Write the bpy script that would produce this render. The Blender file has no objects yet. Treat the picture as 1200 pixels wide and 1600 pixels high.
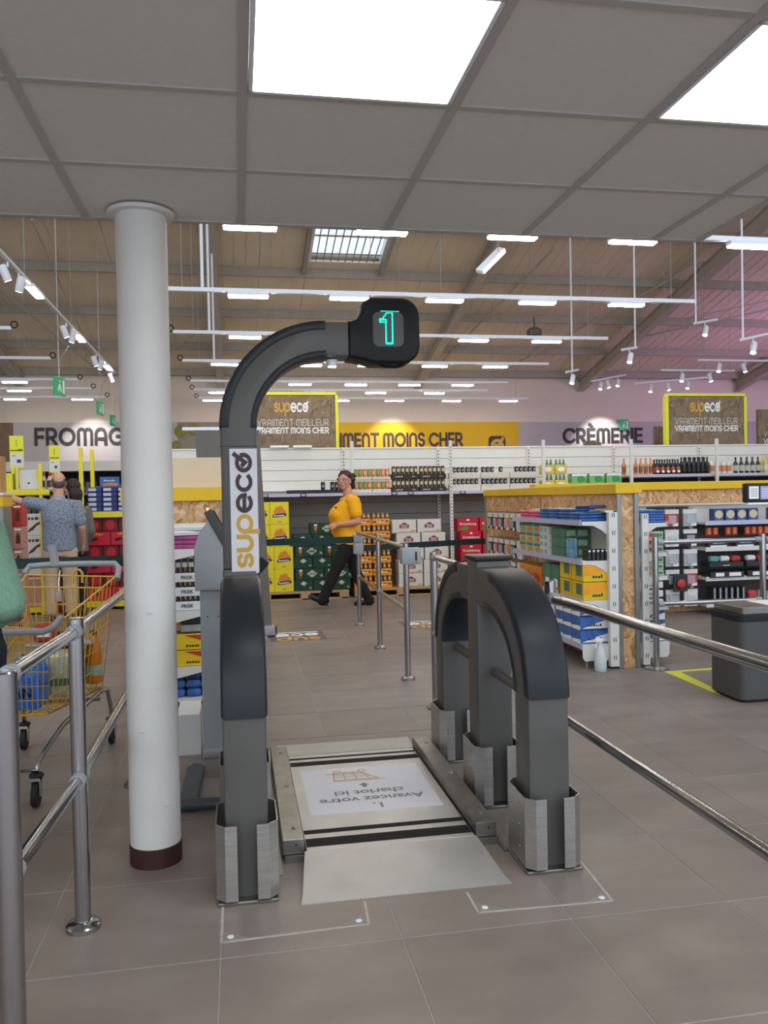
import bpy, bmesh, math, random
from mathutils import Vector, Matrix
random.seed(7)
PI = math.pi
C = bpy.context.scene.collection
scn = bpy.context.scene

# ---------------------------------------------------------------- camera, sky, exposure
cam_data = bpy.data.cameras.new('camera')
cam = bpy.data.objects.new('camera', cam_data); C.objects.link(cam)
cam_data.sensor_fit = 'VERTICAL'; cam_data.sensor_height = 36.0
cam_data.lens = 1293.0 / 1600.0 * 36.0
cam_data.clip_start = 0.05; cam_data.clip_end = 200
YAW, PITCH, ROLL = 0.175188, -0.016291, 0.01951
_f = Vector((math.sin(YAW)*math.cos(PITCH), math.cos(YAW)*math.cos(PITCH), math.sin(PITCH)))
_r0 = Vector((math.cos(YAW), -math.sin(YAW), 0)); _u0 = _r0.cross(_f)
_r = _r0*math.cos(ROLL) - _u0*math.sin(ROLL); _u = _r0*math.sin(ROLL) + _u0*math.cos(ROLL)
_m = Matrix((_r, _u, -_f)).transposed().to_4x4(); _m.translation = (0, 0, 1.45)
cam.matrix_world = _m
scn.camera = cam

scn.view_settings.view_transform = 'Standard'
scn.view_settings.look = 'None'
scn.view_settings.gamma = 1.0
scn.view_settings.use_curve_mapping = False
scn.view_settings.exposure = 0.86

w = bpy.data.worlds.new('world'); scn.world = w; w.use_nodes = True
w.node_tree.nodes['Background'].inputs[0].default_value = (0.80, 0.88, 1.0, 1)
w.node_tree.nodes['Background'].inputs[1].default_value = 1.0
LED_POWER = 32.0       # hall light bars
PANEL_POWER = 4.5      # square panels of the lowered ceiling

# ---------------------------------------------------------------- materials
def lin(h):
    h = h.lstrip('#'); v = [int(h[i:i+2], 16)/255 for i in (0, 2, 4)]
    return tuple(((c/12.92) if c <= .04045 else ((c+.055)/1.055)**2.4) for c in v) + (1,)
MATS = {}
def mat(name, col, rough=.5, metal=0., var=.06, scale=6., bump=0., bscale=120., emit=0., spec=None, alpha=None, coat=0., aniso=None):
    if name in MATS: return MATS[name]
    m = bpy.data.materials.new(name); m.use_nodes = True; nt = m.node_tree; N = nt.nodes; L = nt.links
    b = N['Principled BSDF']; c = lin(col)
    b.inputs['Roughness'].default_value = rough; b.inputs['Metallic'].default_value = metal
    if spec is not None: b.inputs['Specular IOR Level'].default_value = spec
    if coat: b.inputs['Coat Weight'].default_value = coat; b.inputs['Coat Roughness'].default_value = .1
    tc = N.new('ShaderNodeTexCoord'); nz = N.new('ShaderNodeTexNoise'); nz.inputs['Scale'].default_value = scale
    nz.inputs['Detail'].default_value = 5
    mp = N.new('ShaderNodeMapping'); L.new(tc.outputs['Object'], mp.inputs[0]); L.new(mp.outputs[0], nz.inputs['Vector'])
    if aniso: mp.inputs['Scale'].default_value = aniso
    r = N.new('ShaderNodeValToRGB'); L.new(nz.outputs['Fac'], r.inputs[0])
    r.color_ramp.elements[0].position = .3; r.color_ramp.elements[1].position = .7
    r.color_ramp.elements[0].color = tuple(max(0, x*(1-var)) for x in c[:3]) + (1,)
    r.color_ramp.elements[1].color = tuple(min(1, x*(1+var)) for x in c[:3]) + (1,)
    L.new(r.outputs[0], b.inputs['Base Color'])
    if emit:
        L.new(r.outputs[0], b.inputs['Emission Color']); b.inputs['Emission Strength'].default_value = emit
    if bump:
        n2 = N.new('ShaderNodeTexNoise'); n2.inputs['Scale'].default_value = bscale; L.new(mp.outputs[0], n2.inputs['Vector'])
        bp = N.new('ShaderNodeBump'); bp.inputs['Strength'].default_value = bump; bp.inputs['Distance'].default_value = .004
        L.new(n2.outputs['Fac'], bp.inputs['Height']); L.new(bp.outputs[0], b.inputs['Normal'])
    if alpha is not None: b.inputs['Alpha'].default_value = alpha
    MATS[name] = m; return m

def osb(name, cols, scale=1.0):
    m = bpy.data.materials.new(name); m.use_nodes = True; nt = m.node_tree; N = nt.nodes; L = nt.links
    b = N['Principled BSDF']; b.inputs['Roughness'].default_value = .65
    tc = N.new('ShaderNodeTexCoord'); nz = N.new('ShaderNodeTexNoise'); nz.inputs['Scale'].default_value = 5*scale
    L.new(tc.outputs['Object'], nz.inputs['Vector'])
    mx = N.new('ShaderNodeMixRGB'); mx.inputs[0].default_value = .35
    L.new(tc.outputs['Object'], mx.inputs[1]); L.new(nz.outputs['Color'], mx.inputs[2])
    vo = N.new('ShaderNodeTexVoronoi'); vo.inputs['Scale'].default_value = 44*scale
    mp = N.new('ShaderNodeMapping'); mp.inputs['Scale'].default_value = (1, 1, .42); mp.inputs['Rotation'].default_value = (.3, .5, .2)
    L.new(mx.outputs[0], mp.inputs[0]); L.new(mp.outputs[0], vo.inputs['Vector'])
    bw = N.new('ShaderNodeRGBToBW'); L.new(vo.outputs['Color'], bw.inputs[0])
    r = N.new('ShaderNodeValToRGB'); L.new(bw.outputs[0], r.inputs[0])
    e = r.color_ramp.elements; e[0].position = .15; e[1].position = .85; e[0].color = lin(cols[0]); e[1].color = lin(cols[-1])
    for i, c in enumerate(cols[1:-1]):
        x = e.new(.15 + .7*(i+1)/(len(cols)-1)); x.color = lin(c)
    L.new(r.outputs[0], b.inputs['Base Color'])
    MATS[name] = m; return m

def tile_mat():
    m = bpy.data.materials.new('floor tile'); m.use_nodes = True; nt = m.node_tree; N = nt.nodes; L = nt.links
    b = N['Principled BSDF']
    g = N.new('ShaderNodeNewGeometry'); oi = N.new('ShaderNodeObjectInfo')
    mp = N.new('ShaderNodeMapping'); mp.inputs['Scale'].default_value = (1.1, 2.4, 1); L.new(g.outputs['Position'], mp.inputs[0])
    n = N.new('ShaderNodeTexNoise'); n.inputs['Scale'].default_value = 2.2; n.inputs['Detail'].default_value = 6; L.new(mp.outputs[0], n.inputs['Vector'])
    ad = N.new('ShaderNodeMath'); ad.operation = 'MULTIPLY_ADD'; L.new(oi.outputs['Random'], ad.inputs[0]); ad.inputs[1].default_value = .16; L.new(n.outputs['Fac'], ad.inputs[2])
    r = N.new('ShaderNodeValToRGB'); L.new(ad.outputs[0], r.inputs[0]); e = r.color_ramp.elements
    e[0].position = .35; e[0].color = lin('7c7069'); e[1].position = .85; e[1].color = lin('8f837b')
    L.new(r.outputs[0], b.inputs['Base Color'])
    b.inputs['Roughness'].default_value = .42; b.inputs['Specular IOR Level'].default_value = .4
    MATS['tile'] = m; return m
tile_mat()
OSB = osb('osb board', ['9a6f42', 'bd9060', 'd0a878', 'b98a58', 'dcbd92'])
OSBS = osb('osb sign', ['6d5a45', '7d684f', '8a755b', '77624a', '957f63'], .7)

mat('grout', 'b5aca5', .8, var=.12, scale=30)
mat('steel', 'bdbcb8', .34, .9, var=.1, scale=9, bump=.05, bscale=60, aniso=(1, 1, 12))
mat('steel bright', 'bfbfbc', .42, .55, var=.08, scale=5, bump=.03, bscale=40)
mat('steel dark', '8d8b86', .36, .9, var=.16, scale=14)
mat('chrome', 'b4b4b6', .17, 1., var=.03)
mat('gate grey', '555451', .42, 0, var=.04, bump=.06, bscale=300)
mat('gate dark', '20262b', .4, 0, var=.05, spec=.35, bump=.05, bscale=300)
mat('head black', '0b0e0f', .45, 0, var=.05, spec=.3)
mat('screen grey', '4b4e4d', .3)
mat('led green', '08e0b4', .5, emit=1.6)
mat('white sign', 'dadde2', .5, var=.02)
mat('sticker white', 'e4e6f0', .45, var=.02)
mat('print grey', '85858d', .6)
mat('gold', 'd0a13a', .5)
mat('plum', '3c2630', .5)
mat('grip black', '1b1b1a', .9, var=.6, scale=160)
mat('white paint', 'd8d8d4', .5, var=.03, bump=.03, bscale=20)
mat('brown base', '3a1d18', .5)
mat('ceiling tile', 'dcdad6', .9, var=.02, scale=40, bump=.06, bscale=260)
mat('grid white', 'b9b7b3', .6, var=.02)
mat('panel glow', 'ffffff', .5, emit=PANEL_POWER, var=0)
mat('bar glow', 'fff7ea', .5, emit=LED_POWER, var=0)
mat('spot glow', 'ffffff', .5, emit=14, var=0)
mat('lamp white', 'e8eef6', .4, var=.02)
mat('hanger grey', '9a9a96', .5, var=.02)
mat('can bronze', '9a6436', .35, .3, var=.3, scale=30)
mat('roof panel', 'ddd0b8', .6, var=.06, scale=1.2)
mat('beam grey', 'b3aca0', .6, var=.06)
mat('purlin', '9d968a', .6, var=.06)
mat('wall cream', 'd8cabd', .8, var=.03, scale=1)
mat('wall lilac', 'b3acaf', .8, var=.03, scale=1)
mat('wall yellow', 'd6ab17', .7, var=.03, scale=2)
mat('wall taupe', '8d8377', .8, var=.05, scale=2)
mat('wall brown', '7a6452', .8, var=.12, scale=5)
mat('black letter', '2a2423', .6)
mat('shelf white', 'd9d6cf', .45, var=.02)
mat('shelf grey', '8e8982', .6, var=.03)
mat('price rail', 'b9b9cf', .4, var=.03)
mat('slot dark', '222222', .8)
mat('cap yellow', 'e0b60e', .5, var=.03)
mat('lime', 'e6e22a', .45, var=.03)
mat('rack yellow', 'ecdc1c', .4, var=.03)
mat('pallet wood', 'c09a6c', .75, var=.14, scale=12, aniso=(1, 6, 6))
mat('belt green', '12302e', .75, var=.06)
mat('plastic grey', '9b9ea0', .45, var=.03)
mat('kiosk grey', 'a2a7a9', .45, var=.02)
mat('rubber', '17181a', .7)
mat('bin grey', '4a4a48', .5, var=.04)
mat('paper', 'f0efea', .7, var=.02)
mat('banner grey', '6c675f', .7, var=.04)
mat('beige board', 'd9c3a2', .7, var=.03)
mat('glass pane', 'dff0ff', .1, var=0, alpha=.25)
mat('exit green', '1d8a5a', .5, emit=.25)
mat('cart yellow', 'd8a92c', .35, var=.05)
mat('skin', 'c98f78', .55, var=.05, scale=14)
mat('skin pale', 'cf9d85', .55, var=.05, scale=14)
mat('polo yellow', 'f3ad08', .75, var=.05, scale=9, bump=.15, bscale=40)
mat('black cloth', '141415', .85, var=.2, scale=8, bump=.15, bscale=30)
mat('shoe black', '101011', .22, var=.1)
mat('hair brown', '2c1d18', .6, var=.35, scale=30, bump=.5, bscale=60)
mat('hair grey', '55504c', .7, var=.3, scale=40, bump=.4, bscale=60)
mat('chino', 'c3ad94', .8, var=.06, scale=8, bump=.2, bscale=25)
mat('knit green', '83ad94', .9, var=.14, scale=40, bump=.9, bscale=140, aniso=(3, 3, 1))
mat('navy', '1a2030', .85, var=.15, scale=20)
mat('grey cloth', '6f6f68', .85, var=.12)
mat('lip', '9c5850', .5); mat('eye white', 'e8e4de', .3); mat('eye dark', '231a17', .3)
def shirt_mat():
    m = mat('print shirt', '7f8ea2', .8, var=.08, scale=10); nt = m.node_tree; N = nt.nodes; L = nt.links
    b = N['Principled BSDF']; tc = N.new('ShaderNodeTexCoord'); v = N.new('ShaderNodeTexVoronoi'); v.inputs['Scale'].default_value = 46
    L.new(tc.outputs['Object'], v.inputs['Vector']); r = N.new('ShaderNodeValToRGB'); L.new(v.outputs['Distance'], r.inputs[0])
    e = r.color_ramp.elements; e[0].position = .28; e[0].color = lin('4c586b'); e[1].position = .36; e[1].color = lin('8893a3')
    L.new(r.outputs[0], b.inputs['Base Color'])
shirt_mat()
def clear_mat(name, col, alpha=.55, rough=.1): return mat(name, col, rough, alpha=alpha, var=.02)
clear_mat('clear film', 'cfd8dc', .45)

# ---------------------------------------------------------------- mesh helpers
class MB:
    def __init__(s): s.bm = bmesh.new()
    def box(s, x0, x1, y0, y1, z0, z1, bev=0., seg=1, M=None):
        r = bmesh.ops.create_cube(s.bm, size=1)
        vs = r['verts']
        for v in vs: v.co = Vector(((x0+x1)/2 + v.co.x*(x1-x0), (y0+y1)/2 + v.co.y*(y1-y0), (z0+z1)/2 + v.co.z*(z1-z0)))
        if bev:
            es = {e for v in vs for e in v.link_edges}
            q = bmesh.ops.bevel(s.bm, geom=list(es), offset=bev, segments=seg, affect='EDGES', profile=.5)
            vs = list({v for f in q['faces'] for v in f.verts} | {v for v in vs if v.is_valid})
        if M is not None:
            for v in vs: v.co = M @ v.co
        return s
    def tube(s, pts, r, n=10, cap=True, closed=False):
        pts = [Vector(p) for p in pts]; k = len(pts); rr = r if isinstance(r, (list, tuple)) else [r]*k
        rings = []; prev = None
        for i, p in enumerate(pts):
            a = pts[i-1] if (i > 0 or closed) else p; b = pts[(i+1) % k] if (i < k-1 or closed) else p
            t = (b-a).normalized()
            if prev is None:
                up = Vector((0, 0, 1)) if abs(t.z) < .95 else Vector((1, 0, 0))
                u = t.cross(up).normalized()
            else:
                u = (prev - t*prev.dot(t)).normalized()
            v = t.cross(u); prev = u
            rings.append([s.bm.verts.new(p + (u*math.cos(2*PI*j/n) + v*math.sin(2*PI*j/n))*rr[i]) for j in range(n)])
        m = k if closed else k-1
        for i in range(m):
            A, B = rings[i], rings[(i+1) % k]
            for j in range(n):
                f = s.bm.faces.new((A[j], A[(j+1) % n], B[(j+1) % n], B[j])); f.smooth = True
        if cap and not closed:
            s.bm.faces.new(rings[0][::-1]); s.bm.faces.new(rings[-1])
        return s
    def lathe(s, prof, n=24, loc=(0, 0, 0)):
        x, y, z = loc; rings = []
        for r, h in prof:
            rings.append([s.bm.verts.new((x+max(r, 1e-4)*math.cos(2*PI*j/n), y+max(r, 1e-4)*math.sin(2*PI*j/n), z+h)) for j in range(n)])
        for A, B in zip(rings, rings[1:]):
            for j in range(n):
                f = s.bm.faces.new((A[j], A[(j+1) % n], B[(j+1) % n], B[j])); f.smooth = True
        s.bm.faces.new(rings[0][::-1]); s.bm.faces.new(rings[-1])
        return s
    def prism(s, poly, axis, a, b, bev=0., seg=2):
        def P(u, v, w):
            return {'y': (u, w, v), 'x': (w, u, v), 'z': (u, v, w)}[axis]
        A = [s.bm.verts.new(P(u, v, a)) for u, v in poly]; B = [s.bm.verts.new(P(u, v, b)) for u, v in poly]
        fs = []; n = len(poly)
        for i in range(n): fs.append(s.bm.faces.new((A[i], A[(i+1) % n], B[(i+1) % n], B[i])))
        fa = s.bm.faces.new(A[::-1]); fb = s.bm.faces.new(B); fs += [fa, fb]
        bmesh.ops.recalc_face_normals(s.bm, faces=fs)
        if bev:
            es = list({e for f in (fa, fb) for e in f.edges})
            bmesh.ops.bevel(s.bm, geom=es, offset=bev, segments=seg, affect='EDGES', profile=.5, clamp_overlap=True)
        return s
    def strip(s, A, B, t=0.004):
        # solid band between two point rows A and B (lists of 3-D points)
        a = [s.bm.verts.new(p) for p in A]; b = [s.bm.verts.new(p) for p in B]
        for i in range(len(a)-1): s.bm.faces.new((a[i], a[i+1], b[i+1], b[i]))
        return s
    def quad(s, *pts):
        s.bm.faces.new([s.bm.verts.new(p) for p in pts]); return s
    def poly(s, pts):
        s.bm.faces.new([s.bm.verts.new(p) for p in pts]); return s
    def ell(s, c, r, n=16, M=None):
        q = bmesh.ops.create_uvsphere(s.bm, u_segments=n, v_segments=max(6, n*2//3), radius=1)
        R = M or Matrix.Identity(3)
        for v in q['verts']: v.co = Vector(c) + R @ Vector((v.co.x*r[0], v.co.y*r[1], v.co.z*r[2]))
        for v in q['verts']:
            for f in v.link_faces: f.smooth = True
        return s
    def ring(s, rows):
        # rows: (z, cx, cy, rx, ry) -> closed loft
        n = 20; R = []
        for z, cx, cy, rx, ry in rows:
            R.append([s.bm.verts.new((cx+rx*math.cos(2*PI*j/n), cy+ry*math.sin(2*PI*j/n), z)) for j in range(n)])
        for A, B in zip(R, R[1:]):
            for j in range(n): s.bm.faces.new((A[j], A[(j+1) % n], B[(j+1) % n], B[j]))
        s.bm.faces.new(R[0][::-1]); s.bm.faces.new(R[-1]); return s
    def mesh(s, name, m=None, recalc=False):
        if recalc: bmesh.ops.recalc_face_normals(s.bm, faces=s.bm.faces[:])
        for f in s.bm.faces: f.smooth = True
        me = bpy.data.meshes.new(name); s.bm.to_mesh(me); s.bm.free()
        me.set_sharp_from_angle(angle=.55)
        if m is not None: me.materials.append(m)
        return me

def MT(m): return MATS[m] if isinstance(m, str) else m
def obj(name, mb, m, parent=None, loc=None, rot=None):
    me = mb if isinstance(mb, bpy.types.Mesh) else mb.mesh(name, MT(m))
    o = bpy.data.objects.new(name, me); C.objects.link(o)
    if parent: o.parent = parent
    if loc: o.location = loc
    if rot: o.rotation_euler = rot
    return o
def thing(name, label, cat, loc=(0, 0, 0), rz=0, group=None):
    o = bpy.data.objects.new(name, None); C.objects.link(o); o.location = loc; o.rotation_euler = (0, 0, rz)
    return tag(o, label, cat, group)
def tag(o, label, cat, group=None):
    o['label'] = label; o['category'] = cat
    if group: o['group'] = group
    return o
def struct(name, mb, m, parent=None, loc=None):
    o = obj(name, mb, m, parent, loc)
    if not parent: o['kind'] = 'structure'
    return o
def dup(o, loc=None, label=None, group=None, rz=None):
    c = o.copy(); C.objects.link(c)
    if loc is not None: c.location = loc
    if rz is not None: c.rotation_euler = (0, 0, rz)
    if label: c['label'] = label
    if group: c['group'] = group
    for ch in KIDS.get(o.name, []):
        d = ch.copy(); C.objects.link(d); d.parent = c
        KIDS.setdefault(c.name, []).append(d)
        for g in KIDS.get(ch.name, []):
            e = g.copy(); C.objects.link(e); e.parent = d
            KIDS.setdefault(d.name, []).append(e)
    return c
KIDS = {}
def kid(name, mb, m, parent, loc=None, rot=None):
    o = obj(name, mb, m, parent, loc, rot); KIDS.setdefault(parent.name, []).append(o); return o
def part(me, name, parent, loc=(0, 0, 0), rot=None, sc=None):
    # a shared mesh as one more part
    o = bpy.data.objects.new(name, me); C.objects.link(o); o.parent = parent; o.location = loc
    if rot: o.rotation_euler = rot
    if sc: o.scale = sc
    KIDS.setdefault(parent.name, []).append(o); return o
ORD = ['first', 'second', 'third', 'fourth', 'fifth', 'sixth', 'seventh', 'eighth', 'ninth', 'tenth', 'eleventh', 'twelfth']
ROWN = ['bottom', 'second', 'third', 'fourth', 'fifth', 'sixth', 'seventh']

# ---------------------------------------------------------------- lettering
_tc = {}
def text_mesh(s, size, m, bold=0., align='CENTER', sx=1.0):
    k = (s, size, m, bold, align, sx)
    if k in _tc: return _tc[k]
    cu = bpy.data.curves.new('lettering', 'FONT'); cu.body = s; cu.size = size; cu.align_x = align; cu.align_y = 'CENTER'
    cu.offset = bold*size; cu.resolution_u = 3
    o = bpy.data.objects.new('lettering', cu); C.objects.link(o)
    dg = bpy.context.evaluated_depsgraph_get(); dg.update()
    me = bpy.data.meshes.new_from_object(o.evaluated_get(dg)); me.name = 'lettering'
    bpy.data.objects.remove(o); bpy.data.curves.remove(cu)
    me.materials.clear(); me.materials.append(MT(m))
    if sx != 1:
        for v in me.vertices: v.co.x *= sx
    _tc[k] = me; return me

def arc(cx, cy, rx, ry, a0, a1, n=12):
    return [(cx+rx*math.cos(math.radians(a0+(a1-a0)*i/n)), cy+ry*math.sin(math.radians(a0+(a1-a0)*i/n))) for i in range(n+1)]
GL = {
 'V': (.8, [[(0, 1), (.4, 0), (.8, 1)]]),
 'R': (.62, [[(0, 0), (0, 1)], [(0, 1), (.32, 1)] + arc(.32, .71, .28, .29, 90, -90) + [(0, .42)], [(.3, .42), (.62, 0)]]),
 'A': (.7, [[(0, 0)] + arc(.35, .62, .35, .38, 180, 0) + [(.7, 0)], [(0, .33), (.7, .33)]]),
 'I': (0, [[(0, 0), (0, 1)]]),
 'M': (.96, [[(0, 0)] + arc(.24, .74, .24, .26, 180, 0) + [(.48, 0)], arc(.72, .74, .24, .26, 180, 0) + [(.96, 0)]]),
 'E': (.5, [[(.5, 1), (0, 1), (0, 0), (.5, 0)], [(0, .5), (.46, .5)]]),
 'F': (.5, [[(.52, 1), (0, 1), (0, 0)], [(0, .48), (.46, .48)]]),
 'N': (.66, [[(0, 0)] + arc(.33, .66, .33, .34, 180, 0) + [(.66, 0)]]),
 'T': (.7, [[(0, 1), (.7, 1)], [(.35, 1), (.35, 0)]]),
 'L': (.5, [[(0, 1), (0, 0), (.5, 0)]]),
 'U': (.66, [[(0, 1)] + arc(.33, .34, .33, .34, 180, 360) + [(.66, 1)]]),
 'O': (1., [arc(.5, .5, .5, .5, 0, 360, 28)]),
 'C': (.88, [arc(.5, .5, .5, .5, 42, 318, 22)]),
 'G': (.98, [arc(.5, .5, .5, .5, 42, 360, 24) + [(.55, .5)]]),
 'H': (.68, [[(0, 0), (0, 1)], [(.68, 0), (.68, 1)], [(0, .5), (.68, .5)]]),
 'S': (.56, [arc(.28, .75, .28, .25, 30, 270, 12) + arc(.28, .25, .28, .25, 90, -150, 12)]),
 'È': (.5, [[(.5, 1), (0, 1), (0, 0), (.5, 0)], [(0, .5), (.46, .5)], [(.12, 1.38), (.32, 1.2)]]),
 ' ': (.06, []),
 's': (.46, [arc(.23, .525, .23, .175, 25, 270, 10) + arc(.23, .175, .23, .175, 90, -155, 10)]),
 'u': (.6, [[(0, .7)] + arc(.3, .3, .3, .3, 180, 360, 12) + [(.6, .7)]]),
 'p': (.7, [arc(.35, .35, .35, .35, 180, -180, 24), [(0, .35), (0, -.34)]]),
 'e': (.7, [[(.09, .35), (.6, .35)], arc(.35, .35, .35, .35, -6, 308, 20)]),
 'c': (.64, [arc(.35, .35, .35, .35, 45, 315, 18)]),
 'o': (.7, [arc(.35, .35, .35, .35, 75, 395-20, 22), [(.25, .40), (.36, .27), (.72, .82)]]),
}
def strokes(bm, line, x, y, h, wd):
    P = [Vector((x+a*h, y+b*h)) for a, b in line]; n = len(P)
    closed = (P[0]-P[-1]).length < 1e-5
    Lf = []; Rt = []
    for i in range(n):
        if closed: a, b = P[(i-1) % (n-1)], P[(i+1) % (n-1)] if i < n-1 else P[1]
        else: a, b = P[max(0, i-1)], P[min(n-1, i+1)]
        d1 = (P[i]-a); d2 = (b-P[i])
        if d1.length < 1e-7: d1 = d2
        if d2.length < 1e-7: d2 = d1
        d1 = d1.normalized(); d2 = d2.normalized(); t = (d1+d2).normalized(); nn = Vector((-t.y, t.x))
        k = min(2.2, 1/max(.35, nn.dot(Vector((-d1.y, d1.x)))))
        e = Vector((0, 0))
        if not closed and i == 0: e = -d2*wd*.5
        if not closed and i == n-1: e = d1*wd*.5
        Lf.append(P[i]+e+nn*wd*.5*k); Rt.append(P[i]+e-nn*wd*.5*k)
    L = [bm.verts.new((p.x, p.y, 0)) for p in Lf]; R = [bm.verts.new((p.x, p.y, 0)) for p in Rt]
    for i in range(n-1): bm.faces.new((R[i], R[i+1], L[i+1], L[i]))
def stroke_width(s, sp=.3): return sum(GL[c][0] for c in s) + sp*(len(s)-1)
def stroke_mesh(s, h, m, wd=.16, sp=.3, width=None, x0=0, depth=0.):
    if width: # fit
        h2 = h; tot = stroke_width(s, sp)*h2; kx = width/tot
    else: kx = 1
    mb = MB(); x = 0; si = 0
    for ch in s:
        wch, ls = GL[ch]
        for l in ls:
            n0 = len(mb.bm.verts); strokes(mb.bm, l, x, 0, h, wd*h); si += 1; mb.bm.verts.ensure_lookup_table()
            for v in mb.bm.verts[n0:]: v.co.z = .0006*(si % 3)
        x += (wch+sp)*h
    for v in mb.bm.verts: v.co.x = x0 + v.co.x*kx
    if depth:
        q = bmesh.ops.extrude_face_region(mb.bm, geom=mb.bm.faces[:])
        for v in q['geom']:
            if isinstance(v, bmesh.types.BMVert): v.co.z += depth
    return mb.mesh('lettering', MT(m))
FRONT = (PI/2, 0, 0)    # lettering that faces -Y
def front_flat(polys, m):
    mb = MB()
    for p in polys: mb.poly([(x, 0, z) for x, z in p])
    return mb.mesh('print', MT(m))
def disc(cx, cz, rx, rz, n=20): return [(cx+rx*math.cos(2*PI*i/n), cz+rz*math.sin(2*PI*i/n)) for i in range(n)]
def rrect(x0, x1, z0, z1, r, n=5):
    p = []
    for cx, cz, a in ((x1-r, z1-r, 0), (x0+r, z1-r, 90), (x0+r, z0+r, 180), (x1-r, z0+r, 270)):
        for i in range(n+1):
            t = math.radians(a + 90*i/n); p.append((cx+r*math.cos(t), cz+r*math.sin(t)))
    return p

_sc = {}
def scribble(w_, h, m, n=None):
    # print too small to read: a row of short uneven marks, centred on x
    k = (round(w_, 3), round(h, 3), m)
    if k in _sc: return _sc[k]
    rnd = random.Random(int(w_*1e4)); mb = MB(); x = -w_/2
    while x < w_/2:
        a = rnd.uniform(.45, .8)*h; hh = rnd.choice([.6, .62, .65, 1.0])*h
        mb.poly([(x, 0, 0), (min(x+a, w_/2), 0, 0), (min(x+a, w_/2), hh, 0), (x, hh, 0)]); x += a + .22*h
    _sc[k] = mb.mesh('small_print', MT(m)); return _sc[k]
# ================================================================ the setting
TP = .59
# floor: a base slab with light joints, tiles laid on it one by one where they can be told apart
def far_floor_mat():
    m = bpy.data.materials.new('far floor'); m.use_nodes = True; nt = m.node_tree; N = nt.nodes; L = nt.links
    b = N['Principled BSDF']; g = N.new('ShaderNodeNewGeometry'); mp = N.new('ShaderNodeMapping')
    mp.inputs['Location'].default_value = (.084, -.3, 0)
    L.new(g.outputs['Position'], mp.inputs[0]); br = N.new('ShaderNodeTexBrick'); br.offset = 0; L.new(mp.outputs[0], br.inputs['Vector'])
    br.inputs['Color1'].default_value = lin('857a73'); br.inputs['Color2'].default_value = lin('7d726c'); br.inputs['Mortar'].default_value = lin('a39a93')
    br.inputs['Scale'].default_value = 1; br.inputs['Mortar Size'].default_value = .003; br.inputs['Brick Width'].default_value = TP; br.inputs['Row Height'].default_value = TP
    L.new(br.outputs[0], b.inputs['Base Color']); b.inputs['Roughness'].default_value = .42; MATS['far floor'] = m
far_floor_mat()
floor = struct('floor', MB().box(-14, 24, -6, 26.2, -.2, -.006), 'far floor')
obj('floor_joints', MB().box(-3.03, 5.23, 1.48, 12.43, -.0055, -.0022), 'grout', floor)
tm = MB().box(-TP/2+.0018, TP/2-.0018, -TP/2+.0018, TP/2-.0018, -.004, 0, .0008).mesh('floor_tile', MATS['tile'])
cx, cy = -.084-TP/2, 2.66+TP/2
nt_ = 0
for j in range(-2, 16):
    for i in range(-4, 10):
        x, y = cx+i*TP, cy+j*.5925
        if y < 12.2:
            o = bpy.data.objects.new('floor_tile', tm); C.objects.link(o); o.parent = floor; o.location = (x, y, 0); nt_ += 1
print('floor tiles', nt_)

# lowered ceiling over the entrance
CZ = 2.62
GX = [.041+.626*k for k in range(-6, 4)] + [2.14]
GY = [-1.04+.575*k for k in range(8)] + [3.56]
GY = [3.56-.566*k for k in range(9)][::-1]
ceiling = struct('ceiling', MB().box(GX[0], GX[-1], GY[0], GY[-1], CZ+.05, CZ+.09), 'grid white')
tiles = {}
PAN = {(6, 5), (8, 5), (6, 2), (8, 2), (4, 2), (4, 0), (6, 0), (8, 0), (2, 2), (2, 0)}  # rows behind the viewer are unseen panels, added to light the entrance
for i in range(len(GX)-1):
    for j in range(len(GY)-1):
        if (i, j) in PAN: continue
        dx, dy = GX[i+1]-GX[i], GY[j+1]-GY[j]
        k = (round(dx, 3), round(dy, 3))
        if k not in tiles: tiles[k] = MB().box(-dx/2+.012, dx/2-.012, -dy/2+.012, dy/2-.012, .004, .02, .002).mesh('ceiling_tile', MATS['ceiling tile'])
        o = bpy.data.objects.new('ceiling_tile', tiles[k]); C.objects.link(o); o.parent = ceiling; o.location = ((GX[i]+GX[i+1])/2, (GY[j]+GY[j+1])/2, CZ)
for x in GX: obj('grid_bar', MB().box(-.014, .014, 0, GY[-1]-GY[0], 0, .04), 'grid white', ceiling, (x, GY[0], CZ-.002))
for y in GY: obj('grid_bar', MB().box(0, GX[-1]-GX[0], -.014, .014, 0, .04), 'grid white', ceiling, (GX[0], y, CZ-.001))
fr = None
for n, (i, j) in enumerate(sorted(PAN)):
    x0, x1, y0, y1 = GX[i]+.016, GX[i+1]-.016, GY[j]+.016, GY[j+1]-.016
    w2, h2 = (x1-x0)/2, (y1-y0)/2
    if not fr:
        b = MB(); b.box(-w2, w2, -h2, -h2+.012, -.004, .03); b.box(-w2, w2, h2-.012, h2, -.004, .03); b.box(-w2, -w2+.012, -h2, h2, -.004, .03); b.box(w2-.012, w2, -h2, h2, -.004, .03)
        fr = b.mesh('frame', MATS['lamp white']); gl = MB().box(-w2+.012, w2-.012, -h2+.012, h2-.012, 0, .02).mesh('diffuser', MATS['panel glow'])
    lab = {(6, 5): 'square white light panel in the lowered ceiling, above the display arm', (8, 5): 'square white light panel in the lowered ceiling, cut by the right edge of the photo'}.get((i, j), 'unseen square light panel added to the lowered ceiling behind the viewer')
    t = thing('ceiling_light_panel', lab, 'light', ((x0+x1)/2, (y0+y1)/2, CZ), 0, 'light panels of the lowered ceiling')
    part(fr, 'frame', t); part(gl, 'diffuser', t)

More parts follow.
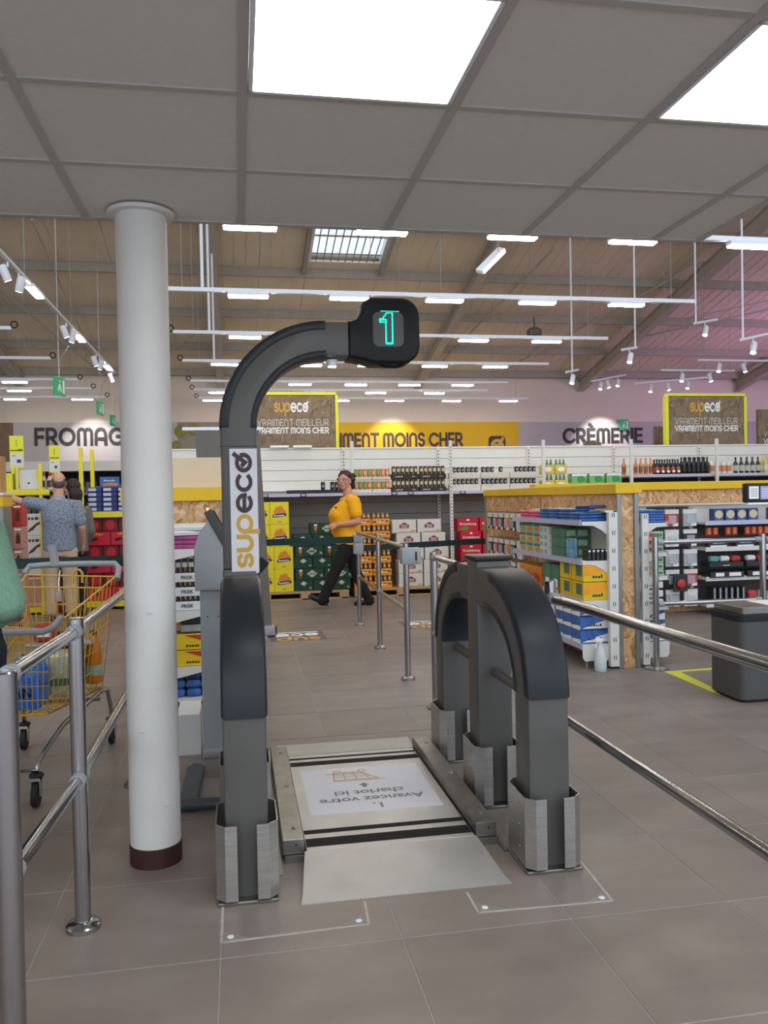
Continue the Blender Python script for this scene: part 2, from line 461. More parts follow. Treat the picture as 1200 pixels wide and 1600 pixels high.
# hall roof sloping down to the back wall
WY, EZ, SL = 26., 5.42, .23
def rz(y): return EZ + SL*(WY-y)
Y0 = 3.6
roof = struct('roof', MB().prism([(Y0, rz(Y0)+.16), (WY+.2, rz(WY+.2)+.16), (WY+.2, rz(WY+.2)+.2), (Y0, rz(Y0)+.2)], 'x', -14, 1.72), 'roof panel')
struct('roof_right', MB().prism([(Y0, rz(Y0)+.16), (WY+.2, rz(WY+.2)+.16), (WY+.2, rz(WY+.2)+.2), (Y0, rz(Y0)+.2)], 'x', 3.48, 24), 'roof panel')
struct('roof_upper', MB().prism([(Y0, rz(Y0)+.16), (17.2, rz(17.2)+.16), (17.2, rz(17.2)+.2), (Y0, rz(Y0)+.2)], 'x', 1.72, 3.48), 'roof panel')
struct('roof_lower', MB().prism([(19.25, rz(19.25)+.16), (WY+.2, rz(WY+.2)+.16), (WY+.2, rz(WY+.2)+.2), (19.25, rz(19.25)+.2)], 'x', 1.72, 3.48), 'roof panel')
def rp(x0, x1, y0, y1):
    p = MB().prism([(y0, rz(y0)), (y1, rz(y1)), (y1, rz(y1)+.05), (y0, rz(y0)+.05)], 'x', x0+.004, x1-.004)
    for k in range(1, 4):
        xx = x0 + (x1-x0)*k/4
        p.prism([(y0, rz(y0)-.012), (y1, rz(y1)-.012), (y1, rz(y1)+.01), (y0, rz(y0)+.01)], 'x', xx-.02, xx+.02)
    obj('roof_panel', p, 'roof panel', roof)
x = -9.
xs = [1.72-1.1*k for k in range(1, 11)][::-1] + [1.72, 3.48] + [3.48+1.1*k for k in range(1, 14)]
for a, b in zip(xs, xs[1:]):
    if abs(a-1.72) < 1e-6:
        rp(a, b, 14, 17.2); rp(a, b, 19.25, WY)
    else: rp(a, b, 14, WY)
for y in (17.5, 19.6, 21.75, 23.85, 25.7):
    obj('purlin', MB().prism([(y-.035, rz(y)-.2), (y+.035, rz(y)-.2), (y+.035, rz(y)-.001), (y-.035, rz(y)-.001)], 'x', -12, 22, .006, 1), 'purlin', roof)
BR = [((-3.9, 17.5), (-3.9, 25.6)), ((-6.1, 17.6), (-3.8, 25.7)), ((7.2, 17.9), (6.2, 24.3)), ((11.1, 18.2), (8.1, 25.6)), ((16.8, 19.), (11.6, 22.5)), ((-.5, 22), (-3., 25.6))]
for x in (-6.2, -.42, 5.72, 11.3, 17.):
    b = MB()
    def prof(o0, o1, hw): b.prism([(6., rz(6.)-o1), (WY, rz(WY)-o1), (WY, rz(WY)-o0), (6., rz(6.)-o0)], 'x', x-hw, x+hw)
    prof(.2, .23, .11); prof(.52, .55, .11); prof(.22, .53, .02)
    obj('rafter', b, 'beam grey', roof)
for a, b_ in BR:
    obj('brace_rod', MB().tube([(a[0], a[1], rz(a[1])-.24), (b_[0], b_[1], rz(b_[1])-.24)], .028, 6), 'beam grey', roof)
for xx in (1.66, 3.5):
    obj('skylight_trimmer', MB().prism([(17., rz(17.)-.16), (19.6, rz(19.6)-.16), (19.6, rz(19.6)), (17., rz(17.))], 'x', xx-.05, xx+.05), 'purlin', roof)
sk = struct('window_1', MB().box(1.72, 1.78, 17.3, 17.36, rz(17.3)-.05, rz(17.3)+.1).box(3.42, 3.48, 17.3, 17.36, rz(17.3)-.05, rz(17.3)+.1).prism([(17.2, rz(17.2)-.02), (19.25, rz(19.25)-.02), (19.25, rz(19.25)+.2), (17.2, rz(17.2)+.2)], 'x', 1.72, 1.79).prism([(17.2, rz(17.2)-.02), (19.25, rz(19.25)-.02), (19.25, rz(19.25)+.2), (17.2, rz(17.2)+.2)], 'x', 3.41, 3.48), 'lamp white')
for k in range(9):
    xx = 1.92 + k*.17
    obj('skylight_bar', MB().prism([(17.2, rz(17.2)+.02), (19.25, rz(19.25)+.02), (19.25, rz(19.25)+.035), (17.2, rz(17.2)+.035)], 'x', xx-.012, xx+.012), 'purlin', sk)
for y in (18.2, 18.95):
    obj('skylight_crossbar', MB().box(1.79, 3.41, y-.02, y+.02, rz(y)+.02, rz(y)+.05), 'purlin', sk)
obj('pane', MB().prism([(17.2, rz(17.2)+.12), (19.25, rz(19.25)+.12), (19.25, rz(19.25)+.13), (17.2, rz(17.2)+.13)], 'x', 1.79, 3.41), 'glass pane', sk)

# walls
wb = struct('wall_back', MB().box(-14, 24, WY, WY+.2, -.2, 5.9), 'wall cream')
def wpan(n, x0, x1, z0, z1, m): return obj(n, MB().box(x0, x1, WY-.02, WY+.01, z0, z1), m, wb)
wpan('brown_wall_panel', -13.9, -6.46, 0, 3.9, 'wall brown')
wpan('cream_wall_panel', -6.46, -1.75, 0, 3.9, 'wall lilac')
wpan('mural_panel', -1.75, 2.3, 0, 3.9, 'wall taupe')
wpan('yellow_wall_panel', 2.3, 9.14, 0, 3.88, 'wall yellow')
wpan('lilac_wall_panel', 9.14, 23.9, 0, 3.87, 'wall lilac')
wpan('eave_flashing', -13.9, 23.9, 5.3, 5.5, 'beam grey')
for dx, dz, r in ((-1.15, 3.62, .2), (-.75, 3.68, .2), (-.5, 3.25, .12), (-1.3, 3.2, .14)):
    m_ = MB().ell((0, 0, 0), (r, .02, r), 18); obj('mural_olive', m_, mat('olive', '7e7f3a', .8, var=.2, scale=8), wb, (dx-.5, WY-.02, dz))
obj('lettering', stroke_mesh('FROMAGERIE', .44, 'black letter', .22, .32, 3.62, depth=.03), None, wb, (-5.83, WY-.021, 3.26), FRONT)
obj('lettering', stroke_mesh('CRÈMERIE', .42, 'black letter', .22, .32, 2.75, depth=.03), None, wb, (10.7, WY-.021, 3.2), FRONT)
obj('lettering', stroke_mesh('VRAIMENT MOINS CHER', .37, 'plum', .25, .3, 4.83), None, wb, (2.37, WY-.025, 3.13), FRONT)
b = front_flat([rrect(8.1, 8.68, 2.75, 3.42, .12)], 'plum'); obj('emblem_square', b, None, wb, (0, WY-.026, 0))
obj('emblem_check', stroke_mesh('o', .5, 'gold', .2), None, wb, (8.22, WY-.03, 2.92), FRONT)
struct('wall_left', MB().box(-14.2, -14, -6, WY, -.2, 9.5), 'wall cream')
struct('wall_right', MB().box(24, 24.2, -6, WY, -.2, 9.5), 'wall cream')

# pillar
p = struct('pillar', MB().lathe([(.1, 0), (.1, 2.6), (.1, CZ-.004)], 40), 'white paint', loc=(-.356, 3.46, 0))
obj('trim_band', MB().lathe([(.1035, .0), (.1035, .075), (.1, .078)], 40), 'brown base', p)
obj('ceiling_collar', MB().lathe([(.1, CZ-.022), (.128, CZ-.02), (.13, CZ-.012), (.13, CZ-.005)], 40), 'white paint', p)
for a, z, r in ((-1.5, 1.02, .018), (-1.2, .72, .014), (-1.0, .25, .02), (-1.9, .55, .015)):
    obj('dent', MB().ell((.1*math.cos(a), .1*math.sin(a), z), (r, .0022, r*.5), 10, Matrix.Rotation(a+PI/2, 3, 'Z')), 'white paint', p)

# ================================================================ hall lighting
def rod(name, x, y, z0, par, r=.008, z1=None): return kid(name, MB().tube([(0, 0, 0), (0, 0, (z1 or rz(y))-z0)], r, 6), 'lamp white', par, (x, y, z0))
ROWS = [(9, -1.05, 7.1), (12, -1.05, 7.15), (15, -1.05, 7.1), (18, -1.08, 7.07), (21, -1.08, 7.1), (22.6, -1.08, 7.05), (24.4, -1.05, 8.9)]
RN = ['nearest row', 'second row', 'third row', 'fourth row', 'fifth row', 'sixth row', 'farthest row']
ring_me = MB().tube([(.055*math.cos(a*PI/6), 0, .055*math.sin(a*PI/6)) for a in range(12)], .012, 6, closed=True).mesh('cable_loop', MATS['rubber'])
for k, (y, x0, x1) in enumerate(ROWS):
    t = thing('lighting_rail', 'long white lighting rail across the hall, ' + RN[k] + ' from the front', 'rail', (0, y, 4.45), 0, 'lighting rails across the middle aisle')
    kid('rail_bar', MB().box(x0, x1, -.03, .03, -.03, .03, .006), 'lamp white', t)
    for xx in (x0+.35, (x0+x1)/2, x1-.4): kid('hanger', MB().tube([(xx, 0, 0), (xx, 0, rz(y)-4.45)], .0045, 6), 'hanger grey', t)
    part(ring_me, 'cable_loop', t, (x0-.04, 0, .06))
    if y in (12, 15, 18): kid('hanger_pole', MB().tube([(-.42, 0, .03), (-.42, 0, rz(y)-4.45)], .024, 8), 'lamp white', t)
for y, x0, x1, k in ((15, -9.5, -3.72, 'first'), (18, -9.5, -3.72, 'second'), (21, -9.5, -3.72, 'third'), (22.6, -9.5, -3.68, 'fourth'), (24.4, -9.5, -3.6, 'fifth')):
    t = thing('lighting_rail', f'white lighting rail over the left aisle, {k} from the front', 'rail', (0, y, 4.47), 0, 'lighting rails over the left aisle')
    kid('rail_bar', MB().box(x0, x1, -.03, .03, -.03, .03, .006), 'lamp white', t)
    for xx in (x1-.5, x1-3): kid('hanger', MB().tube([(xx, 0, 0), (xx, 0, rz(y)-4.47)], .0045, 6), 'hanger grey', t)
    part(ring_me, 'cable_loop', t, (x1+.05, 0, .06))
LEDH = MB().box(-.29, .29, -.06, .06, 0, .045, .006).mesh('housing', MATS['lamp white'])
LEDG = MB().box(-.28, .28, -.055, .055, -.022, 0, .008).mesh('diffuser', MATS['bar glow'])
def led(x, y, z, lab, rzv=0, grp='linear lamps of the hall'):
    t = thing('linear_light', lab, 'light', (x, y, z), rzv, grp)
    part(LEDH, 'housing', t); part(LEDG, 'diffuser', t); return t
LX = [[.2, 1.63, 3.13, 4.59, 6.1], [.22, 1.67, 3.1, 4.55, 6.0], [.2, 1.63, 2.95, 4.42, 5.86], [-.2, 1.59, 2.95, 4.4, 5.8], [1.63, 3.05, 4.45, 5.87], [-.4, 2.15, 3.83, 5.5], [-.63, 1.2, 3.05, 4.7, 6.47, 8.26]]
for k, r in enumerate(LX):
    for n, x in enumerate(r):
        led(x, ROWS[k][0], 4.375, f'glowing linear lamp under the {RN[k]} of rails, {ORD[n]} from the left')
for x, y, n in ((-5.16, 21, 'third'), (-5.45, 22.6, 'fourth'), (-6., 24.4, 'wall'), (-4.22, 24.4, 'wall')):
    led(x, y, 4.4, f'glowing linear lamp over the left aisle at the {n} rail' if n != 'wall' else ('far left linear lamp close to the back wall' if x < -5 else 'linear lamp close to the back wall, just left of the pillar'))
# row over the left track
t = thing('track_rail', 'white lighting track running into the hall over the left aisle', 'rail', (-2.6, 0, 4.35))
kid('rail_bar', MB().box(-.025, .025, 7.5, 19, -.02, .02, .005), 'lamp white', t)
for y in (8.5, 11.2, 14.2, 17): kid('hanger', MB().tube([(0, y, 0), (0, y, rz(y)-4.35)], .0045, 6), 'hanger grey', t)
for n, y in enumerate((8.6, 11.75, 14.9, 18.1)):
    led(-2.6, y, 4.30, f'linear lamp under the left lighting track, {ORD[n]} from the front', PI/2)
SPB = MB().lathe([(.045, 0), (.05, .02), (.05, .17), (.04, .19)], 16).mesh('lamp_body', MATS['lamp white'])
SPG = MB().lathe([(.04, -.004), (.04, .0)], 16).mesh('lens', MATS['spot glow'])
SPY = MB().tube([(0, 0, .18), (0, 0, .243)], .012, 8).mesh('stem', MATS['lamp white'])
def spot(x, y, z, lab, ax, ay, grp):
    t = thing('track_spotlight', lab, 'light', (x, y, z), 0, grp)
    part(SPY, 'stem', t, (0, 0, -.02))
    e = (ax, ay, 0)
    part(SPB, 'lamp_body', t, (0, 0, 0), e); part(SPG, 'lens', t, (0, 0, 0), e); return t
for n, y in enumerate((10.4, 10.9, 13.8, 14.2, 16.6, 17.0, 18.7)):
    spot(-2.6, y, 4.1, f'white cylinder spotlight on the left lighting track, {ORD[n]} from the front', .35, .3 if n % 2 else -.3, 'spotlights on the left track')
# short tracks with spots at the right
SH = [((8.33, 14, 4.55), (9.04, 14.4, 4.72), [.45], 'upper short track right of the second rail'), ((6.9, 14, 4.05), (7.34, 14.3, 4.15), [.5], 'short track below the end of the second rail'),
      ((6.66, 16, 3.95), (7.05, 16.3, 4.05), [.45], 'short track by the foot of the second beam'), ((7.94, 12, 3.86), (8.75, 12.3, 4.05), [.35], 'short track near the right edge of the photo'),
      ((10.18, 17, 4.4), (12.3, 17, 4.4), [.24, .55], 'long track over the right hand aisle'), ((9.56, 17.5, 4.25), (11.4, 17.5, 4.25), [.28, .68], 'lower long track over the right hand aisle'),
      ((9.0, 20, 4.35), (10.2, 20.5, 4.6), [.25, .5, .75], 'slanting track in front of the dairy wall'), ((10.2, 20, 4.3), (12.6, 20.5, 4.55), [.2, .45, .7], 'slanting track above the right brown board')]
for a, b_, ps, lab in SH:
    a = Vector(a); b_ = Vector(b_)
    t = thing('track_rail', 'white spotlight rail, ' + lab, 'rail', tuple(a)); d = b_-a
    kid('rail_bar', MB().tube([(0, 0, 0), tuple(d)], .025, 8), 'lamp white', t)
    for f in ((.06, .94) if a.y > 16.5 else (.9,) if abs(a.x-6.9) < .01 else (.5,) if a.y > 15 else (.06,)):
        q = d*f; kid('hanger', MB().tube([tuple(q), (q.x, q.y, rz(a.y+q.y)-a.z)], .016 if a.y < 16.5 else .005, 8), 'lamp white' if a.y < 16.5 else 'hanger grey', t)
    for n, f in enumerate(ps):
        q = a+d*f; spot(q.x, q.y, q.z-.25, f'white spotlight under the {lab}' + (f', {ORD[n]} from the left' if len(ps) > 1 else ''), -.25, -.2 if n % 2 else .3, 'spotlights over the right side')
# upright conduits
for x, y, z0, lab in ((8.42, 13.9, 4.6, 'white hanging pole right of the second rail end'),):
    pass
# tilted flood light on the second beam
t = thing('flood_light', 'tilted linear flood light hung by the second roof beam', 'light', (3.22, 10.1, 4.43), 0)
kid('housing', MB().box(-.24, .24, -.06, .06, -.03, .03, .008), 'lamp white', t, rot=(.5, -.75, .3)); kid('diffuser', MB().box(-.22, .22, -.065, -.058, -.022, .022), 'bar glow', t, rot=(.5, -.75, .3))
kid('hanger', MB().tube([(.1, 0, .1), (.1, 0, rz(10.1)-4.43)], .0045, 6), 'hanger grey', t)
# sensor box on roof
t = tag(obj('roof_fan', MB().lathe([(.16, -.22), (.2, -.2), (.2, -.06), (.13, 0)], 16).box(-.02, .02, -.02, .02, 0, .3), 'banner grey', None, (8.05, 21.5, rz(21.5)-.45)), 'dark round vent hanging under the roof beside the third beam', 'vent')
# exit signs
def exit_sign(x, y, z, h, lab, rz_, drop=True):
    t = thing('exit_sign', lab, 'sign', (x, y, z), rz_, 'green exit signs')
    kid('sign_plate', MB().box(-h*.5, h*.5, -.012, .012, 0, h, .003), 'exit green', t)
    q = front_flat([[(-.1*h, .62*h), (.02*h, .62*h), (.18*h, .2*h), (.08*h, .2*h), (-.02*h, .42*h), (-.12*h, .2*h), (-.2*h, .24*h)], disc(.02*h, .75*h, .07*h, .07*h, 10), [(.25*h, .85*h), (.42*h, .85*h), (.42*h, .15*h), (.25*h, .15*h)]], 'paper')
    part(q, 'running_figure', t, (0, -.014, 0))
    if drop: kid('hanger', MB().tube([(0, 0, h), (.05, 0, h+.3), (.3, 0, h+.55)], .0045, 6), 'hanger grey', t); kid('hanger', MB().tube([(0, 0, h), (0, 0, rz(y)-z)], .004, 6), 'lamp white', t)
exit_sign(-2.77, 14, 3.2, .3, 'nearest green exit sign hanging over the left aisle', 1.2)
exit_sign(-3.07, 20, 3.5, .32, 'second green exit sign hanging over the left aisle', 1.25)
exit_sign(-3.5, 25, 3.7, .32, 'small dark exit sign beside the pillar, farthest of the row', 1.2)
exit_sign(12.8, 25.9, 3.58, .36, 'green exit sign on the lilac wall over the dairy lettering', .2, False)
# spot lamps that wash the back wall
def wash(x, z=4.3, y=24.6, e=120, col=(1, .96, .9)):
    l = bpy.data.lights.new('wall wash', 'SPOT'); l.energy = e; l.spot_size = 1.25; l.spot_blend = .6; l.color = col; l.shadow_soft_size = .05
    o = bpy.data.objects.new('wall wash', l); C.objects.link(o); o.location = (x, y, z); d = Vector((x, WY, 2.9))-o.location
    o.rotation_euler = d.to_track_quat('-Z', 'Y').to_euler()
for x, e in ((-4.2, 110), (4.9, 90), (12.0, 150)): wash(x, e=e)
# violet light added out of view to tint the right end, no known fixture
l = bpy.data.lights.new('violet tint light', 'AREA'); l.energy = 80; l.size = 1.2; l.color = (.85, .42, 1.)
o = bpy.data.objects.new('violet tint light', l); C.objects.link(o); o.location = (17.5, 19, 3.0); o.rotation_euler = (Vector((14, 25, 6))-Vector(o.location)).to_track_quat('-Z', 'Y').to_euler()
# ================================================================ entry gate
def quarter(yc, zc, ry, rzv, n=14):   # from the vertical start to the top, moving +Y
    return [(yc-ry*math.cos(PI/2*i/n), zc+rzv*math.sin(PI/2*i/n)) for i in range(n+1)]
def gate(xc, hw, lab):
    t = thing('gate_frame', lab, 'gate', (xc, 3.8, 0))
    Y = lambda y: y-3.8
    for sgn, nm in ((1, 'near'), (-1, 'far')):
        def fl(P): return [(sgn*y, z) for y, z in P]
        y0 = -.76
        outer = quarter(y0+.56, .66, .56, .462); inner = quarter(y0+.56, .66, .56-.165, .462-.175)
        body = [(y0, .012)] + outer + [(-.075, 1.122), (-.075, .947)] + inner[::-1] + [(y0+.165, .012)]
        a = kid('arch_leg', MB().prism(fl(body), 'x', -hw, hw, .012, 2), 'gate grey', t)
        oc = quarter(y0+.56, .66, .568, .47); oi = quarter(y0+.56, .66, .56-.05, .462-.05)
        kid('arch_cover', MB().prism(fl(oc[:-1] + oi[:-1][::-1]), 'x', -hw-.006, hw+.006, .016, 3), 'gate dark', t)
        ic = quarter(y0+.56, .66, .56-.135, .462-.145); ii = quarter(y0+.56, .66, .56-.17, .462-.18)
        kid('inner_cover', MB().prism(fl(ic + ii[::-1]), 'x', -hw-.003, hw+.003, .006, 2), 'gate dark', t)
        kid('cross_bar', MB().tube([(0, sgn*(y0+.15), .63), (0, sgn*-.07, .63)], .024, 14), 'gate grey', t)
    kid('middle_post', MB().box(-hw, hw, -.085, .085, .012, 1.15, .012, 2), 'gate grey', t)
    for yc in (-.68, 0, .68):
        kid('foot_plate', MB().box(-hw-.03, hw+.03, yc-.125, yc+.125, 0, .012, .003), 'steel dark', t)
        for s in (-1, 1):
            P = [(s*.035, yc-.135), (s*.078, yc-.135), (s*.112, yc-.1), (s*.112, yc+.1), (s*.078, yc+.135), (s*.035, yc+.135)]
            q = [(x*1.0, y) for x, y in P]; inn = [(s*.035, yc-.131), (s*.076, yc-.131), (s*.108, yc-.098), (s*.108, yc+.098), (s*.076, yc+.131), (s*.035, yc+.131)]
            g = kid('foot_guard', MB().prism(q+inn[::-1], 'z', .02, .29), 'steel', t)
            for zz in (.08, .17, .25): kid('screw', MB().ell((s*.1125, yc-.04, zz), (.003, .006, .006), 8), 'chrome', g)
    return t
gl_ = gate(.008, .078, 'left grey gate frame carrying the tall curved arm with the green number display')
gr_ = gate(1.172, .083, 'right grey gate frame with two dark rounded arches and a flat topped middle post')
kid('post_cap', MB().box(-.093, .093, -.095, .095, 1.15, 1.172, .008, 2), 'gate dark', gr_)
# mast, arm, display head (left frame), local z straight from world, local y about 0
n_ = 20
def q2(R, r0=0):   # arc in XZ, centre (.402,1.775) relative
    return [(.402-R*math.cos(PI/2*i/n_), 1.775+R*math.sin(PI/2*i/n_)) for i in range(n_+1)]
mast = MB(); mast.prism([(-.075, 1.15)] + q2(.477) + [(.505, 2.252), (.505, 2.097)] + q2(.322)[::-1] + [(.08, 1.15)], 'y', -.08, .08, .012, 2)
kid('mast', mast, 'gate grey', gl_)
kid('outer_cover', MB().prism(q2(.482) + q2(.437)[::-1], 'y', -.086, .086, .012, 2), 'gate dark', gl_)
kid('inner_cover', MB().prism(q2(.346) + q2(.317)[::-1], 'y', -.086, .086, .008, 2), 'gate dark', gl_)
kid('joint_line', MB().box(-.077, .082, -.082, .082, 1.692, 1.695), 'gate dark', gl_)
sl = kid('arm_light', MB().lathe([(.02, 0), (.026, .02), (.026, .03)], 14, (.435, 0, 2.062)), 'lamp white', gl_)
kid('lens', MB().lathe([(.018, -.003), (.018, 0)], 12, (.435, 0, 2.062)), 'spot glow', sl)
hd = []
cx0, cz0, hw0, hh0, rr = .692, 2.218, .144, .15, .085
top = rrect(cx0-hw0, cx0+hw0, cz0-hh0, cz0+hh0, rr, 8)   # ccw from right-top
k1 = 9  # points of the top-right corner
TR, TL, BL, BR = top[:9], top[9:18], top[18:27], top[27:]
hd = TR + TL[:5] + [(.565, 2.300), (.545, 2.268), (.518, 2.258), (.503, 2.257), (.503, 2.092), (.53, 2.09), (.57, 2.083), (.60, 2.075)] + BL[7:] + BR
def donut(polyo, polyi): pass
hb = MB().prism(hd, 'y', -.075, .095, .02, 3); head = kid('display_head', hb, 'head black', gl_)
scr = kid('screen', MB().prism(rrect(cx0-.077, cx0+.068, cz0-.078, cz0+.082, .03), 'y', -.0785, -.07, .003, 1), 'screen grey', gl_)
dig = MB()
D = [(-.04, .045), (-.028, .045), (-.008, .072), (.018, .074), (.018, -.066), (-.012, -.066), (-.012, .03), (-.04, .03), (-.04, .045)]
P_ = [(.688+x, -.0815, 2.222+z) for x, z in D]
dig.tube(P_, .0028, 6); dig.tube([(.688-.036, -.0815, 2.302), (.688+.05, -.0815, 2.302)], .0012, 6)
dig.tube([(.688-.04, -.0815, 2.262), (.688-.012, -.0815, 2.264), (.688-.01, -.0815, 2.25)], .0035, 6); dig.tube([(.688-.012, -.0815, 2.156), (.688+.018, -.0815, 2.156)], .0042, 6)
kid('digit_one', dig, 'led green', scr)
kid('scanner_lip', MB().tube([(.65, -.03, 2.068), (.68, -.03, 2.058), (.735, -.03, 2.058), (.765, -.03, 2.07)], .006, 8), 'head black', gl_)
# sign plate on the mast
sp_ = kid('name_plate', MB().box(-.038, .082, -.0845, -.0795, 1.13, 1.683, .001), 'white sign', gl_)
hgt, sp0 = .083, .3
xx = 0; full = stroke_width('supeco', .24)
kx = .49/(full*hgt)
def plate_text(s, off, m):
    me = stroke_mesh(s, hgt, m, .2, .24, width=stroke_width(s, .24)*hgt*kx, x0=off)
    return me
o1 = plate_text('sup', 0, 'gold'); o2 = plate_text('eco', (stroke_width('sup', .24)+.24)*hgt*kx, 'plum')
for me in (o1, o2): part(me, 'lettering', sp_, (.052, -.0855, 1.165), (PI/2, -PI/2, 0))

# ================================================================ trolley scale on the floor between the frames
t = thing('trolley_scale', 'low stainless steel floor scale with ramps between the two gate frames', 'scale', (.597, 3.9, 0))
X = lambda x: x-.597
Yl = lambda y: y-3.9
kid('deck', MB().box(X(.243), X(.945), Yl(3.31), Yl(4.56), .012, .04, .002), 'steel bright', t)
for x0, x1 in ((.148, .236), (.952, 1.04)):
    c = kid('side_curb', MB().box(X(x0), X(x1), Yl(3.32), Yl(4.6), .026, .088, .003), 'steel dark', t)
    for yy in (3.43, 3.95, 4.47): kid('bolt', MB().lathe([(.011, 0), (.011, .003), (.006, .006)], 12, (X((x0+x1)/2)+.01, Yl(yy), .088)), 'chrome', c)
    kid('curb_foot', MB().box(X(x0)+.01, X(x1)-.005, Yl(3.3), Yl(3.36), 0, .026), 'steel dark', c)
    kid('screw_hole', MB().lathe([(.004, 0), (.004, .0015)], 10, (0, 0, 0)), 'slot dark', c, (X((x0+x1)/2)+.01, Yl(3.319), .065), (PI/2, 0, 0))
kid('anchor_plate', MB().box(X(1.042), X(1.058), Yl(3.22), Yl(4.55), 0, .004), 'steel dark', t)
kid('anchor_plate', MB().box(X(.123), X(.142), Yl(3.2), Yl(4.55), 0, .004), 'steel dark', t)
def ramp(yb, yt, xb, xt, nm):
    mb = MB(); (bx0, bx1), (tx0, tx1) = xb, xt; ym = yb + (yt-yb)*.2; zm = .003+.2*.036
    T = [(X(bx0), Yl(yb), .003), (X(bx1), Yl(yb), .003), (X(bx1-.012), Yl(ym), zm), (X(tx1), Yl(yt), .041), (X(tx0), Yl(yt), .041), (X(bx0+.012), Yl(ym), zm)]
    a = [mb.bm.verts.new(p) for p in T]; b = [mb.bm.verts.new((p[0], p[1], p[2]-.003)) for p in T]
    mb.bm.faces.new(a); mb.bm.faces.new(b[::-1])
    for i in range(6): mb.bm.faces.new((a[i], b[i], b[(i+1) % 6], a[(i+1) % 6]))
    bmesh.ops.recalc_face_normals(mb.bm, faces=mb.bm.faces[:])
    kid(nm, mb, 'steel bright', t)
ramp(2.95, 3.305, (.193, .98), (.235, .95), 'front_ramp'); ramp(4.9, 4.565, (.197, .99), (.235, .95), 'rear_ramp')
for y0, y1 in ((3.345, 3.425), (3.475, 3.515), (4.375, 4.44), (4.485, 4.51)):
    kid('grip_strip', MB().box(X(.247), X(.941), Yl(y0), Yl(y1), .0395, .0412), 'grip black', t)
st = tag(obj('floor_sticker', MB().box(-.305, .305, -.31, .31, 0, .0012), 'sticker white', None, (.595, 3.985, .0401)), 'white instruction sticker with a trolley drawing on the steel scale deck', 'sticker')
for s, yy, sz, bo in (('1.', .245, .085, .02), ('Avancez votre', .155, .085, .02), ('chariot ici', .065, .085, .02)):
    part(text_mesh(s, sz, 'print grey', bo), 'lettering', st, ((0 if s != '1.' else .02)-.0, -yy, .0018), (0, 0, PI))
ar = MB(); ar.poly([(-.028, 0, 0), (.028, 0, 0), (0, .032, 0)][::1]); ar.poly([(-.011, -.03, 0), (.011, -.03, 0), (.011, 0, 0), (-.011, 0, 0)])
part(ar.mesh('arrow', MATS['print grey']), 'arrow', st, (-.01, .03, .0018))
ct = MB()
def ln(*p): ct.tube([(x, y, 0) for x, y in p], .0032, 4)
ln((.13, .085), (.10, .085), (.02, .20), (-.02, .20), (-.13, .20), (-.16, .20)); ln((.095, .095), (-.13, .11)); ln((.06, .14), (-.13, .15)); ln((.04, .175), (-.13, .18)); ln((.095, .095), (.02, .21), (-.12, .215))
ln((-.13, .085), (-.12, .215)); ln((-.07, .105), (-.07, .21)); ln((-.01, .10), (-.02, .21)); ln((.05, .097), (.03, .19)); ln((-.13, .085), (.1, .085))
for x in (-.1, .03): ct.tube([(x+.018*math.cos(a*PI/5), .228+.018*math.sin(a*PI/5), 0) for a in range(10)], .004, 4, closed=True)
for v in ct.bm.verts: v.co.z *= .15
part(ct.mesh('trolley_drawing', mat('pale gold', 'd9b866', .6)), 'trolley_drawing', st, (-.02, .02, .0022))
# hatch frames let into the floor, with corner plates
def hatch(lab, segs, corners):
    t = thing('floor_hatch_edge', lab, 'floor fitting', (0, 0, 0))
    for (a, b_) in segs:
        a, b_ = Vector(a), Vector(b_); d = (b_-a).normalized(); nn = Vector((-d.y, d.x))*.005
        kid('edge_strip', MB().prism([tuple(a+nn), tuple(b_+nn), tuple(b_-nn), tuple(a-nn)], 'z', -.001, .0012), 'grout', t)
    for x, y, sx, sy in corners:
        k_ = kid('corner_plate', MB().prism([(x, y), (x+sx*.085, y), (x, y+sy*.06)], 'z', 0, .0025), 'shelf grey', t)
        kid('bolt', MB().lathe([(.011, 0), (.011, .0035), (.007, .005)], 12, (x+sx*.024, y+sy*.018, .001)), 'lamp white', k_)
hatch('pale edge strips with two triangular corner plates in the floor before the left gate frame', [((-.083, 2.755), (.41, 2.77)), ((-.083, 2.755), (-.083, 3.0)), ((.41, 2.77), (.42, 2.93))], [(-.078, 2.762, 1, 1), (.403, 2.776, -1, 1)])
hatch('pale edge strips with two triangular corner plates in the floor before the right gate frame', [((.797, 2.765), (1.285, 2.745)), ((.797, 2.765), (.797, 2.92)), ((1.285, 2.745), (1.305, 3.08))], [(.803, 2.772, 1, 1), (1.28, 2.752, -1, 1)])

# ================================================================ chrome railings
def post(t, x, y, h, r, base=.06, bh=.03):
    p = kid('post', MB().lathe([(r, 0), (r, h-.004), (r-.003, h)], 20), 'chrome', t, (x, y, 0))
    kid('base_flange', MB().lathe([(base, 0), (base, bh*.5), (base*.85, bh*.8), (r+.006, bh), (r+.001, bh+.002)], 24), 'chrome', p)
    return p
def rail(t, a, b_, r): return kid('rail', MB().tube([a, b_], r, 16), 'chrome', t)
def sock(t, x, y, z, d, r): kid('rail_socket', MB().tube([(x, y+d*.02, z), (x, y+d*.055, z)], [r*1.25, r*1.2], 16), 'plastic grey', t)
t = thing('railing', 'near chrome double railing at the left edge, passing behind the white pillar', 'railing', (-.55, 2.95, 0))
for y in (-.75, 0, 1.45, 2.7): post(t, 0 if y > -.5 else -.034, y, 1.065 if y > -.5 else 1.037, .0262 if y > -.5 else .031, .058 if y > -.5 else .065)
